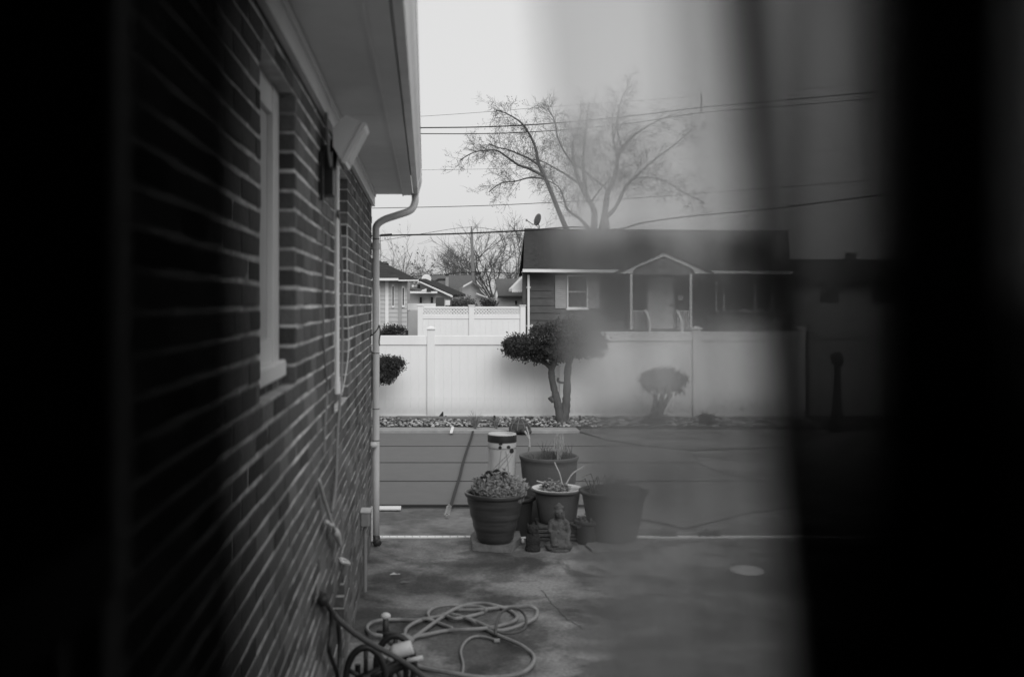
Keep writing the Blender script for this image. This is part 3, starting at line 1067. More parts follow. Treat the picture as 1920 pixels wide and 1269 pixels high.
# shrub behind the downspout
ss = F / 15.3
sh = empty('clipped_shrub', (P(690, 790, 15.3).x, 15.3, .03), 'dense clipped evergreen shrub showing from behind the downspout', 'shrub')
leaf_cloud([(P(718, 694, 15.3), (30 / ss, .3, 25 / ss), 6500), (P(690, 690, 15.3), (34 / ss, .3, 30 / ss), 5000), (P(737, 685, 15.3), (19 / ss, .2, 16 / ss), 2200), (P(752, 681, 15.3), (8 / ss, .1, 4 / ss), 200)], .026).build('crown', LEAF2, sh)
q = MB(); q.tube(smoothpath([P(686, 797, 15.3), P(690, 760, 15.3), P(698, 720, 15.3), P(704, 695, 15.3)]), .05, 8); q.build('trunk', BARK, sh, True)

# round topiary
sh = empty('ball_topiary', (P(1228, 797, 15.2).x, 15.2, .03), 'small round topiary ball on a short leaning trunk before the fence', 'shrub')
q = MB()
for k in (-1, 0, 1):
    q.tube(smoothpath([P(1226 + k * 5, 798, 15.2), P(1230 + k * 6, 775, 15.2), P(1238 + k * 9, 755, 15.2), P(1243 + k * 15, 738, 15.2)]), [lerp(.06, .03, i / 24) for i in range(25)], 7)
q.build('trunk', BARK, sh, True)
leaf_cloud([(P(1243, 714, 15.2), (40 / ss, .33, 23 / ss), 5200), (P(1222, 716, 15.2), (22 / ss, .3, 20 / ss), 1400), (P(1266, 718, 15.2), (22 / ss, .3, 20 / ss), 1400), (P(1230, 788, 15.2), (22 / ss, .2, 14 / ss), 900)], .026).build('crown', LEAF2, sh)
sh = empty('small_bush', (P(1325, 797, 15.2).x, 15.2, .03), 'tiny round bush on the stones beside the fence post', 'shrub')
leaf_cloud([(P(1325, 788, 15.2), (15 / ss, .15, 14 / ss), 1200)], .024).build('crown', LEAF2, sh)
q = MB(); q.tube([(P(1325, 788, 15.2).x, 15.2, .0), (P(1325, 788, 15.2).x, 15.2, .15)], .02, 6); q.build('trunk', BARK, sh)

# tall dark posts in the dim right part
for (px, y0_, y1_, lab) in ((1570, 660, 806, 'slim dark post with a knob top before the grey fence'), (1884, 694, 806, 'slim dark knob topped post at the far right edge')):
    pY = 14.9
    a = P(px, y1_, pY); tp = P(px, y0_, pY)
    q = MB(); hh = tp.z
    q.lathe([(.13, 0), (.13, .12), (.07, .35), (.05, .7), (.045, hh - .22), (.09, hh - .16), (.10, hh - .06), (.05, hh)], (a.x, pY, 0), 12)
    tag(q.build('garden_post', DARKMETAL, None, True), lab, 'post', 'slim garden posts')

# ================================================================== MAIN DARK HOUSE ACROSS
mY = 39.5
ms = F / mY
mh = empty('dark_ranch_house', (P(1220, 600, mY).x, mY + 4, 0), 'low dark sided ranch house with a white gabled entry porch', 'house')
def MX(px, Y=mY): return (px - VX) / F * Y
def MZ(py, Y=mY): return H - (py - VY) / F * Y
x0, x1 = MX(986), MX(1472)
zE = MZ(511)
q = MB(); q.prism([(x0, mY + .05, -.1), (x1, mY + .05, -.1), (x1 + .3, mY + 8, -.1), (x0 + .75, mY + 8, -.1)], (0, 0, zE + .1 + .05))
wl_ = q.build('wall', SIDING_D, mh, recalc=True)
z = MZ(628); n = 0
while z < zE - .05:
    q = MB()
    q.prism([(x0 - .005, mY + .05, z), (x0 - .005, mY - .005, z), (x0 - .005, mY + .03, z + .29), (x0 - .005, mY + .05, z + .29)], (x1 - x0 + .01, 0, 0))
    q.build('siding_board', SIDING_D, wl_, recalc=True)
    z += .293
# roof
eY = 38.9; rY = 44.0
e0 = P(981, 506, eY); e1 = P(1482, 510, eY); r0 = P(983.5, 433, rY); r1 = P(1478, 437, rY)
q = MB(); q.prism([e0, e1, r1, r0], (0, 0, .06))
b0 = Vector((e0.x + .8, 49.2, e0.z)); b1 = Vector((e1.x + .3, 49.2, e1.z))
q.prism([r0, r1, b1, b0], (0, 0, .058))
ro = q.build('roof', ROOFM, mh, recalc=True)
q = MB(); q.prism([r0 + Vector((0, -.1, .05)), r1 + Vector((0, -.1, .05)), r1 + Vector((0, .1, .05)), r0 + Vector((0, .1, .05))], (0, 0, .05)); q.build('ridge_cap', ROOFM, ro, recalc=True)
q = MB(); q.prism([e0 + Vector((-.03, -.01, -.09)), e1 + Vector((0.03, -.01, -.09)), e1 + Vector((.03, -.13, -.09)), e0 + Vector((-.03, -.13, -.09))], (0, 0, .12)); q.build('gutter', WHITE, mh, recalc=True)
q = MB(); q.prism([e0 + Vector((0, 0, -.08)), e1 + Vector((0, 0, -.08)), e1 + Vector((0, .7, -.08)), e0 + Vector((0, .7, -.08))], (0, 0, .03)); q.build('soffit', WHITE, mh, recalc=True)
q = MB(); q.box((MX(988.5), mY - .14, .1), (MX(992.5), mY - .05, zE - .1)); ds2 = q.build('downspout', WHITE, mh)
for py in (540, 612):
    q = MB(); q.box((MX(986.5), mY - .05, MZ(py)), (MX(995), mY - .04, MZ(py) + .05)); q.build('strap', WHITE, ds2)
q = MB(); q.box((x0 - .12, mY - .02, 0), (x0 - .004, mY + .3, zE - .02)); q.build('corner_board', SIDING_D, mh)
q = MB(); q.box((MX(995), mY - .09, MZ(614)), (MX(999), mY - .02, MZ(608))); q.build('meter_box', LIGHTP, mh)
# window with shutters
def house_window(px0, px1, py0, py1, lines=True, shut=None):
    q = MB()
    a, c, zb, zt = MX(px0), MX(px1), MZ(py1), MZ(py0)
    fw = .05
    q.box((a, mY - .08, zb), (a + fw, mY + .02, zt)); q.box((c - fw, mY - .08, zb), (c, mY + .02, zt))
    q.box((a + fw, mY - .078, zt - fw), (c - fw, mY + .02, zt)); q.box((a + fw, mY - .078, zb), (c - fw, mY + .02, zb + fw))
    wo = q.build('window', WHITE, mh)
    q = MB(); q.box((a + fw, mY - .045, zb + fw), (c - fw, mY + .01, zt - fw)); q.build('pane', GLASS, wo)
    if lines:
        q = MB(); zm = (zb + zt) / 2; q.box((a + fw, mY - .06, zm - .03), (c - fw, mY - .046, zm + .03)); q.build('sash_rail', SHUTTER, wo)
    q = MB(); q.box((a - .04, mY - .12, zb - .06), (c + .04, mY + .0, zb - .002)); q.build('sill', WHITE, wo)
    if shut:
        for (p, r_) in shut:
            q = MB(); q.box((MX(p), mY - .06, zb), (MX(r_), mY - .0, zt))
            so_ = q.build('shutter', SHUTTER, wo)
            zz = zb + .08
            lo = MB()
            while zz < zt - .1:
                lo.prism([(MX(p) + .05, mY - .061, zz), (MX(r_) - .05, mY - .061, zz), (MX(r_) - .05, mY - .075, zz + .01), (MX(p) + .05, mY - .075, zz + .01)], (0, .008, .05))
                zz += .075
            lo.build('louvres', SHUTTER, so_, recalc=True)
house_window(1063, 1102, 516, 578, True, ((1041, 1062), (1103, 1123)))
q = None
# picture window at right: three lights
q = MB()
for px in (1342, 1356, 1414, 1446):
    q.box((MX(px) - .035, mY - .09, MZ(582)), (MX(px) + .035, mY, MZ(519)))
q.box((MX(1339), mY - .12, MZ(584)), (MX(1449), mY, MZ(582) - .002)); q.box((MX(1339), mY - .10, MZ(519) + .002), (MX(1449), mY, MZ(517)))
wo = q.build('picture_window', SHUTTER, mh)
for (a, c) in ((1342, 1356), (1356, 1414), (1414, 1446)):
    q = MB(); q.box((MX(a) + .036, mY - .05, MZ(582)), (MX(c) - .036, mY - .01, MZ(519))); q.build('pane', GLASS, wo)
q = MB(); q.box((MX(1328), mY - .12, MZ(534)), (MX(1331), mY - .02, MZ(520))); q.build('wall_lamp', SHUTTER, mh)
# entry: door
q = MB(); q.box((MX(1215), mY - .06, MZ(616)), (MX(1262), mY - .01, MZ(520))); do = q.build('door', DOORM, mh)
q = MB()
q.box((MX(1211), mY - .08, MZ(616)), (MX(1215) - .002, mY, MZ(517))); q.box((MX(1262) + .002, mY - .08, MZ(616)), (MX(1266), mY, MZ(517))); q.box((MX(1215) - .002, mY - .08, MZ(520) + .002), (MX(1262) + .002, mY, MZ(517)))
q.build('door_frame', SHUTTER, do)
for k in range(2):
    for j in range(2):
        a = lerp(MX(1215), MX(1262), .12 + .43 * j); zb = lerp(MZ(616), MZ(520), .10 + .44 * k)
        q = MB(); q.chbox((a, mY - .072, zb), (a + .33, mY - .058, zb + .7), .01); q.build('panel', DOORM, do)
q = MB(); q.ball((MX(1258), mY - .1, MZ(572)), .04, 8, 6); q.build('handle', DARKMETAL, do)
q = MB(); q.box((MX(1270), mY - .14, MZ(563)), (MX(1279), mY - .005, MZ(554))); q.build('mailbox', LIGHTP, mh)
# portico
gY = 37.9
def GX(px): return MX(px, gY)
def GZ(py): return MZ(py, gY)
q = MB()
outer = [(1158, 513), (1187, 500), (1245, 473), (1304, 500), (1336, 513)]
inner = [(1186, 513), (1187, 505), (1195, 498), (1245, 477.5), (1293, 498), (1301, 505), (1303, 513)]
def gp(pts, y=gY): return [Vector((GX(a), y, GZ(b_))) for a, b_ in pts]
# white rake boards: left and right halves as strips
ol = [(1158, 513), (1175, 506), (1187, 500), (1245, 473)]; il = [(1186, 513), (1187, 507), (1196, 500.5), (1245, 480.5)]
orr = [(1336, 513), (1316, 506), (1304, 500), (1245, 473)]; ir = [(1303, 513), (1302, 507), (1292, 500.5), (1245, 480.5)]
for o_, i_ in ((ol, il), (orr, ir)):
    for k in range(3):
        q.prism(gp([o_[k], o_[k + 1], i_[k + 1], i_[k]]), (0, .08, 0))
po = q.build('portico', WHITE, mh, recalc=True)
q = MB(); q.prism(gp([(1186, 515), (1187, 505), (1196, 498), (1245, 477.5), (1292, 498), (1302, 505), (1303, 515)], gY + .1), (0, .05, 0)); q.build('gable_panel', GABLEF, po, recalc=True)
q = MB()
ap0 = Vector((GX(1245), gY - .1, GZ(472))); ap1 = Vector((GX(1245), 41.5, GZ(472)))
l0 = Vector((GX(1156), gY - .1, GZ(513))); l1 = Vector((GX(1156), 39.6, GZ(513)))
rr0 = Vector((GX(1338), gY - .1, GZ(513))); rr1 = Vector((GX(1338), 39.6, GZ(513)))
q.prism([l0, ap0, ap1, l1], (0, 0, .04)); q.prism([ap0, rr0, rr1, ap1], (0, 0, .039)); q.build('portico_roof', ROOFM, po, recalc=True)
for px in (1184, 1296):
    q = MB(); q.chbox((GX(px) - .05, gY + .02, .0), (GX(px) + .05, gY + .12, GZ(513.5)), .008); q.build('post', WHITE, po)
q = MB(); q.box((GX(1172), gY - .2, 0), (GX(1312), mY - .02, GZ(618))); q.build('porch_floor', CONC2, po)
for (a, c) in ((1187, 1211), (1270, 1293)):
    q = MB(); q.box((GX(a), gY + .05, GZ(583.5)), (GX(c), gY + .09, GZ(582))); ra = q.build('railing', WHITE, po)
    n = 6
    for j in range(n):
        x = lerp(GX(a), GX(c), (j + .5) / n)
        q = MB(); q.box((x - .016, gY + .055, GZ(618)), (x + .016, gY + .085, GZ(583.6))); q.build('baluster', WHITE, ra)
    xe = GX(c) if a < 1200 else GX(a)
    q = MB(); q.prism([(xe - .05, gY + .04, GZ(581)), (xe + .05, gY + .04, GZ(581)), (xe + .09, gY - .5, GZ(600)), (xe, gY - .5, GZ(600))], (0, 0, -.07)); q.box((xe + .0, gY - .55, 0), (xe + .09, gY - .47, GZ(599))); q.build('stair_rail', WHITE, ra, recalc=True)
# awning on the left side of the house
aw = MB()
aY = 40.2
def A_(px, py, dy=0): return P(px, py, aY + dy)
aw.prism([A_(984.5, 516), A_(984.5, 546), A_(960, 546), A_(960, 541)], (0, 1.6, 0))
awo = aw.build('awning', VINYL_FAR, mh, recalc=True)
sc_ = MB()
for j in range(8):
    a = 960 + j * 3.1
    sc_.prism([A_(a, 546, -.02), A_(a + 3.0, 546, -.02), A_(a + 2.4, 548.3, -.02), A_(a + .6, 548.3, -.02)], (0, .03, 0))
sc_.build('scalloped_edge', WHITE, awo, recalc=True)
# satellite dish
dY = 43.9
dsn = empty('satellite_dish', P(1007, 432, dY), 'grey satellite dish on an arm at the left end of the dark roof ridge', 'satellite dish')
c0 = P(1008, 412, dY)
q = MB()
rot = Vector((-.88, -.42, .22)).to_track_quat('Z', 'Y').to_matrix()
bm = bmesh.new()
prf = [(0.0, 0.05), (.11, .04), (.2, .025), (.275, 0.0)]
dm = MB(); dm.lathe([(r + .001, z) for r, z in reversed(prf)], (0, 0, 0), 20); dm.lathe([(r + .001, z + .012) for r, z in reversed(prf)], (0, 0, 0), 20)
dm.v = [tuple(rot @ Vector(v) + c0) for v in dm.v]
dm.build('dish', mat('dish_grey', .07, .5), dsn, True)
q = MB(); q.tube([P(1009, 421, dY), P(999, 421, dY - .2), P(989, 414, dY - .3)], .02, 6); q.build('arm', GREYP, dsn)
q = MB(); q.box(P(986, 415, dY - .3), P(989, 411, dY - .3) + Vector((0, .1, 0))); q.build('receiver', GREYP, dsn)
q = MB(); q.tube([P(1012, 433, dY), P(1011, 424, dY), P(1008, 415, dY)], .022, 6); q.build('mast', GREYP, dsn)

# second house at far right
h2 = empty('far_right_house', (P(1680, 560, 55).x, 57, 0), 'dim low house with a chimney beyond the right end of the fence', 'house')
q = MB(); a = P(1490, 530, 55); c = P(1900, 530, 55); q.box((a.x, 55.2, 0), (c.x, 62, a.z)); q.build('wall', SIDING_M, h2)
q = MB(); r0_ = P(1470, 488, 59); r1_ = P(1925, 488, 59); e0_ = P(1475, 532, 54.6); e1_ = P(1915, 532, 54.6)
q.prism([e0_, e1_, r1_, r0_], (0, 0, .06)); q.prism([r0_, r1_, Vector((e1_.x, 63.4, e1_.z)), Vector((e0_.x, 63.4, e0_.z))], (0, 0, .058)); q.build('roof', ROOFM, h2, recalc=True)
a = P(1588, 490, 58.5); c = P(1602, 474, 58.5); q = MB(); q.box((a.x, 58.2, a.z - 1), (c.x, 58.8, c.z)); ch = q.build('chimney', BRICKS[2], h2)
for (p, r_) in ((1540, 1575), (1640, 1680)):
    q = MB(); a = P(p, 566, 55); c = P(r_, 540, 55); q.box((a.x, 55.12, a.z), (c.x, 55.19, c.z)); q.build('window', GLASS, h2)

# ================================================================== LEFT BACKGROUND HOUSES
sY = 30.0
sd = empty('sided_cottage', (P(745, 600, sY).x - 2, sY + 2, 0), 'small pale clapboard cottage with two narrow windows behind the fence', 'house')
def SXX(px): return (px - VX) / F * sY
def SZ(py, Y=sY): return H - (py - VY) / F * Y
q = MB(); q.box((SXX(640), sY, 0), (SXX(763), sY + 6, SZ(524))); wl2 = q.build('wall', SIDING_L, sd)
z = .05
while z < SZ(528):
    q = MB(); q.prism([(SXX(640), sY, z), (SXX(640), sY - .022, z), (SXX(640), sY - .004, z + .128), (SXX(640), sY, z + .128)], (SXX(763) - SXX(640), 0, 0))
    q.build('siding_board', SIDING_L, wl2, recalc=True); z += .13
for px in (725.5, 750): 
    q = MB(); q.box((SXX(px) - .05, sY - .05, 0), (SXX(px) + .05, sY - .024, SZ(526))); q.build('trim_board', VINYL_FAR if px < 740 else SIDING_M, wl2)
q = MB(); q.box((SXX(708), sY - .06, 0), (SXX(713), sY - .024, SZ(536))); q.build('corner_board', WHITE, wl2)
for (p, zt, zb) in ((737, 533, 577), (756, 536, 576)):
    q = MB(); q.box((SXX(p - 2.6), sY - .06, SZ(zb)), (SXX(p + 2.6), sY - .023, SZ(zt))); w_ = q.build('window', WHITE, sd)
    q = MB(); q.box((SXX(p - 1.1), sY - .066, SZ(zb - 4)), (SXX(p + 1.3), sY - .061, SZ(zt + 4))); q.build('pane', GLASS, w_)
q = MB(); q.prism([P(640, 526, sY - .4), P(784, 528, sY - .4), P(712, 493, sY + 2.6), P(640, 470, sY + 3)], (0, 0, .07)); rr = q.build('roof', ROOFM, sd, recalc=True)
q = MB(); q.prism([P(783, 527.5, sY - .39), P(712, 492.6, sY + 2.61), P(752, 522, sY + 6.4)], (0, 0, .066)); q.build('roof_side', ROOFM, sd, recalc=True)
q = MB(); q.box(P(640, 526, sY - .46), P(747, 521.5, sY - .46) + Vector((0, .05, 0))); q.build('fascia_board', WHITE, sd)
q = MB(); q.box(P(747, 527, sY - .44), P(785, 524.5, sY - .44) + Vector((0, .05, 0))); q.build('gutter', WHITE, sd)
a = P(716.5, 505, sY + 2.2); c = P(728, 493, sY + 2.2); q = MB(); q.box((a.x, a.y, a.z - .3), (c.x, a.y + .35, c.z)); chn = q.build('chimney', mat('dark_chimney', .03, .9), sd)
q = MB(); q.tube([P(722, 493, sY + 2.3), P(722, 490, sY + 2.3)], .07, 10); q.build('chimney_pot', GREYP, chn)
q = MB()
leaf_cloud([(P(737, 621, 27.6), (.34, .3, .17), 2000), (P(725, 626, 27.6), (.25, .2, .1), 700)], .04).build('x')
bb = bpy.data.objects['x']; bb.name = 'low_bush'; bb.data.materials.append(LEAF2); bb.data.name = 'low_bush'
tag(bb, 'low dark bush at the foot of the clapboard cottage', 'shrub')
q = MB(); q.box(P(760, 629, 27.4), P(786, 619.5, 27.4) + Vector((0, .3, 0))); tag(q.build('planter_bench', mat('dark_wood', .04, .9)), 'low dark bench like planter between the cottage and lattice fence', 'planter')

# gabled house beyond, white verge
gbY = 44.0
gb = empty('gabled_house', (P(840, 570, gbY).x, gbY + 2, 0), 'pale gabled house with a long white verge board over the lattice fence', 'house')
def B_(px, py, dy=0): return P(px, py, gbY + dy)
q = MB(); q.prism([B_(764, 600), B_(846, 600), B_(846, 557), B_(788, 531), B_(764, 540)], (0, 6, 0)); q.build('wall', SIDING_L, gb, recalc=True)
q = MB(); q.prism([B_(785, 528, -.3), B_(850, 557.5, -.3), B_(873, 556, 5), B_(806, 527, 5)], (0, 0, .12)); q.build('roof', ROOFM, gb, recalc=True)
q = MB(); q.prism([B_(783, 527.5, -.4), B_(788, 527.5, -.4), B_(849, 554, -.4), B_(849, 558, -.4)], (0, .08, 0)); q.build('verge_board', WHITE, gb, recalc=True)
q = MB(); q.prism([B_(763, 541, -.6), B_(818, 551, -.6), B_(818, 549, -.2), B_(763, 528, 1.2)], (0, 0, .05)); q.build('porch_roof', ROOFL, gb, recalc=True)
q = MB(); q.box(B_(763, 550, -.7), B_(820, 546, -.7) + Vector((0, .06, 0))); q.build('gutter', WHITE, gb)
for p in (787, 808):
    q = MB(); q.box(B_(p, 568, -.1), B_(p + 4, 557, -.1) + Vector((0, .09, 0))); q.build('window', GLASS, gb)
q = MB(); q.prism([B_(792, 543, -.72), B_(800, 541, -.72), B_(800, 546, -.72), B_(789, 546, -.72)], (0, .05, 0)); q.build('tarpaulin', WHITE, gb, recalc=True)
q = MB(); q.box(B_(800, 547, -.74), B_(808, 542, -.74) + Vector((0, .1, 0))); q.build('roof_box', DARKMETAL, gb)
q = MB(); q.tube([B_(774, 540, -.2), B_(774, 534, -.2)], .05, 8); q.build('vent_pipe', WHITE, gb)
q = MB(); q.tube([B_(785, 540, -.2), B_(785, 533, -.2)], .06, 8); q.build('flue', BLACKP, gb)
q = MB(); q.lathe([(.01, 0), (.2, .02), (.23, .05)], (0, 0, 0), 16); q.v = [tuple(Matrix.Rotation(R(90), 3, 'X') @ Vector(v) + B_(799.5, 523, 3)) for v in q.v]; q.build('roof_dish', WHITE, gb)
# long low roof behind
lb = empty('long_roofed_house', (P(850, 570, 62).x, 64, 0), 'long low grey roofed house with a square chimney in the distance', 'house')
q = MB(); q.prism([P(780, 548, 60), P(892, 548, 60), P(885, 519, 64), P(790, 519, 64)], (0, 0, .1)); q.build('roof', ROOFL, lb, recalc=True)
q = MB(); q.prism([P(812, 530, 60.4), P(822, 525, 61), P(838, 525, 61), P(838, 526.5, 61), P(823, 526.5, 61), P(815, 531, 60.4)], (0, .1, .1)); q.build('dormer_edge', BLACKP, lb, recalc=True)
q = MB(); q.box(P(782, 575, 60.3), P(890, 548, 60.3) + Vector((0, 5, 0))); q.build('wall', SIDING_M, lb)
q = MB(); q.box(P(835.5, 548, 60.5), P(841, 516, 60.5) + Vector((0, .5, 0))); c_ = q.build('chimney', SIDING_M, lb)
q = MB(); q.box(P(834.8, 516, 60.4), P(841.7, 514.5, 60.4) + Vector((0, .7, 0))); q.build('chimney_cap', DARKMETAL, c_)
# brick gable right of the long roof
bg = empty('brick_gable_house', (P(880, 570, 52).x, 53, 0), 'small brick gabled house partly hidden behind the utility pole', 'house')
q = MB(); q.prism([P(867, 585, 52), P(912, 585, 52), P(912, 556, 52), P(886, 529, 52), P(867, 538, 52)], (0, 5, 0)); q.build('wall', SIDING_M, bg, recalc=True)
q = MB(); q.prism([P(868, 536, 51.7), P(886, 526, 51.7), P(886, 528.5, 51.7), P(869, 538.5, 51.7)], (0, .1, 0)); q.build('verge_board', WHITE, bg, recalc=True)
q = MB(); q.prism([P(886, 527, 51.6), P(913, 555, 51.6), P(913, 555, 57), P(886, 527, 57)], (0, 0, .1)); q.build('roof', ROOFL, bg, recalc=True)
q = MB(); q.prism([P(893, 549, 51.7), P(912, 556, 51.7), P(911, 558, 51.7), P(893, 551, 51.7)], (0, .1, 0)); q.build('porch_verge', WHITE, bg, recalc=True)
# garage between
ga = empty('grey_garage', (P(958, 570, 48).x, 50, 0), 'white garage with a grey pitched roof beside the dark house awning', 'garage')
q = MB(); q.box(P(930, 600, 48), P(990, 557, 48) + Vector((0, 5, 0))); q.build('wall', WHITE, ga)
q = MB(); q.prism([P(934, 558, 47.6), P(992, 558, 47.6), P(992, 526, 50.5), P(929, 526, 50.5)], (0, 0, .1)); q.build('roof', ROOFL, ga, recalc=True)
q = MB(); q.box(P(933, 558.8, 47.5), P(992, 555.5, 47.5) + Vector((0, .08, 0))); q.build('gutter', DARKMETAL, ga)
q = MB(); q.prism([P(929, 527, 50.5), P(930, 600, 48), P(929, 600, 50.4)], (-.05, 0, 0)); q.build('gable_end', SIDING_M, ga, recalc=True)
q = MB(); q.box(P(966, 571, 47.9), P(969, 564, 47.9) + Vector((0, .08, 0))); q.build('window', GLASS, ga)
# clutter over the fence
q = MB(); q.box(P(817, 574, 33), P(833, 559, 33) + Vector((0, .4, 0))); q.box(P(818, 559, 33), P(848, 557.6, 33) + Vector((0, .4, 0))); q.box(P(845.4, 574, 33), P(847, 558.9, 33) + Vector((0, .1, 0)))
tag(q.build('garden_shelter', mat('shelter_dark', .08, .8)), 'small dark open shelter frame showing just above the lattice fence', 'shelter')
q = MB(); q.box(P(835, 572, 32.6), P(844, 563, 32.6) + Vector((0, .1, 0))); q.box(P(834, 563 - 1.2, 32.6), P(845, 561.9, 32.6) + Vector((0, .1, 0)))
tag(q.build('white_sign', WHITE), 'small white board hung beneath the dark shelter', 'sign')
leaf_cloud([(P(866, 569, 34), (.45, .3, .22), 1500), (P(852, 571, 34), (.25, .2, .15), 500)], .05).build('hedge_bush', LEAF_DRY)
tag(bpy.data.objects['hedge_bush'], 'loose brownish bush above the lattice fence left of the pole', 'shrub')
leaf_cloud([(P(916, 570, 33), (.3, .2, .12), 700)], .05).build('dark_bush', LEAF2)
tag(bpy.data.objects['dark_bush'], 'dark little bush above the lattice fence right of the pole', 'shrub')

# ================================================================== POLE AND WIRES
pY = 58.0
up = empty('utility_pole', (P(888, 600, pY).x, pY, 0), 'grey wooden utility pole leaning slightly above the lattice fence', 'utility pole')
q = MB(); q.tube([(P(890, 600, pY).x, pY, -.1), P(888, 540, pY), P(884.3, 433, pY)], [.14, .12, .075], 10); q.build('pole', POLE, up, True)
q = MB(); q.tube([P(884, 434, pY), P(884, 425, pY)], .02, 6); q.build('pin', DARKMETAL, up)
q = MB(); q.box(P(892, 515, pY - .2), P(902, 510, pY - .2) + Vector((0, .3, 0))); q.build('transformer_box', DARKMETAL, up)
wires = [
    ([(600, 243), (780, 240), (900, 238.5), (1000, 234), (1100, 226), (1200, 216), (1313, 202), (1450, 190), (1690, 168), (1950, 140)], 22, .013, 'thicker upper of the two parallel dark wires across the sky'),
    ([(600, 251), (780, 251), (900, 251), (1000, 247.5), (1100, 240), (1200, 229), (1313, 212), (1450, 201), (1690, 180), (1950, 152)], 22, .010, 'lower of the two parallel dark wires across the sky'),
    ([(600, 228), (780, 219), (900, 211), (1000, 203), (1150, 192), (1313, 181), (1500, 168), (1950, 130)], 24, .004, 'faintest thin wire above the parallel pair'),
    ([(600, 322), (780, 319), (960, 316), (1150, 308), (1350, 294), (1600, 280), (1950, 255)], 30, .004, 'hair thin wire crossing the tree crown at middle height'),
    ([(600, 392), (700, 390.5), (900, 386), (1050, 379), (1200, 371), (1400, 356), (1690, 334), (1950, 312)], 24, .008, 'single dark wire sloping above the satellite dish'),
    ([(560, 449), (712, 442), (850, 438.5), (980, 432.5), (1050, 427), (1090, 426), (1130, 430), (1165, 429), (1210, 417), (1300, 405), (1450, 391), (1690, 361), (1950, 330)], 25, .02, 'thick bundled cable sagging along the dark roof ridge'),
    ([(600, 470), (712, 452), (800, 437), (884, 426), (950, 436), (985, 443), (1060, 452)], 57.5, .012, 'thin wire meeting the top of the utility pole'),
    ([(600, 522), (712, 519), (800, 517), (890, 510), (950, 512), (1000, 514)], 57.2, .02, 'low wire passing the box on the utility pole'),
]
for (pts, Y, r_, lab) in wires:
    q = MB(); q.tube(smoothpath([P(a, c, Y) for a, c in pts], 6), r_, 5, cap=False)
    tag(q.build('utility_wire', WIREM, None, True), lab, 'wire', 'overhead wires')
q = MB(); q.tube([P(1315, 175, 22), P(1315, 212, 22)], .02, 6); tag(q.build('wire_spacer', DARKMETAL), 'short vertical spacer clipped to the two parallel wires', 'spacer')
q = MB(); q.tube([P(713, 442, 25), P(714, 490, 25)], .006, 5); q.tube([P(713, 441.5, 25), P(735, 440, 25)], .03, 6)
tag(q.build('cable_drop', WIREM), 'thin drop wire hanging from the bundled cable beside the downspout', 'wire')

# ================================================================== BARE TREES
bt = empty('bare_tree', (P(1100, 600, 51).x, 51, 0), 'large bare many limbed tree rising behind the dark roof', 'tree')
bY = 51.0
def C8(cx, cy, dy=0): return P(760 + cx / 3, 100 + cy / 3, bY + dy)
limbs = [
    ([(935, 1040), (905, 985), (860, 880), (800, 730), (750, 620), (735, 540), (700, 460), (650, 390), (570, 340), (510, 320)], .33, 0),
    ([(775, 690), (700, 650), (640, 630), (580, 590), (520, 550), (460, 545), (380, 560), (310, 600)], .17, -1),
    ([(745, 625), (690, 590), (620, 560), (570, 540), (520, 530), (470, 510)], .13, .6),
    ([(780, 705), (700, 700), (620, 720), (540, 730), (470, 780)], .11, -.5),
    ([(1060, 1040), (1030, 985), (980, 930), (915, 880), (890, 810), (860, 750), (790, 710)], .26, -.6),
    ([(1062, 1040), (1062, 960), (1060, 880), (1010, 790), (970, 700), (950, 610), (940, 520), (970, 430), (990, 330)], .42, 0),
    ([(985, 740), (900, 680), (830, 640), (760, 605), (700, 600)], .13, .7),
    ([(1015, 800), (1005, 690), (1000, 600), (1010, 480), (1020, 400), (1030, 290)], .26, 1),
    ([(960, 640), (900, 560), (860, 480), (840, 380), (800, 310)], .13, -.6),
    ([(1115, 1040), (1115, 960), (1125, 880), (1140, 780), (1180, 690), (1195, 590), (1215, 540), (1290, 460), (1400, 390), (1500, 350)], .44, 0),
    ([(1195, 590), (1170, 480), (1165, 330)], .13, -.8),
    ([(1215, 540), (1190, 400), (1215, 260), (1260, 190)], .13, .8),
    ([(1110, 940), (1180, 870), (1240, 750), (1300, 690), (1400, 600), (1520, 510), (1610, 430)], .30, 0),
    ([(1290, 700), (1380, 700), (1460, 720), (1560, 780), (1680, 840)], .10, .4),
    ([(1130, 760), (1040, 690), (960, 620)], .13, -.4),
    ([(1050, 830), (1110, 750), (1180, 680)], .10, .4),
]
q = MB(); 
q.tube([(P(1115, 600, bY).x, bY, -.1), C8(1085, 1120), C8(1085, 1050), C8(1085, 1030)], [.8, .7, .6, .5], 12)
q.tube([C8(1110, 1040), C8(1118, 990), C8(1122, 938)], [.36, .30, .24], 10)
q.build('trunk', BARK_FAR, bt, True)
lv = []
lm = MB(); tw = MB()
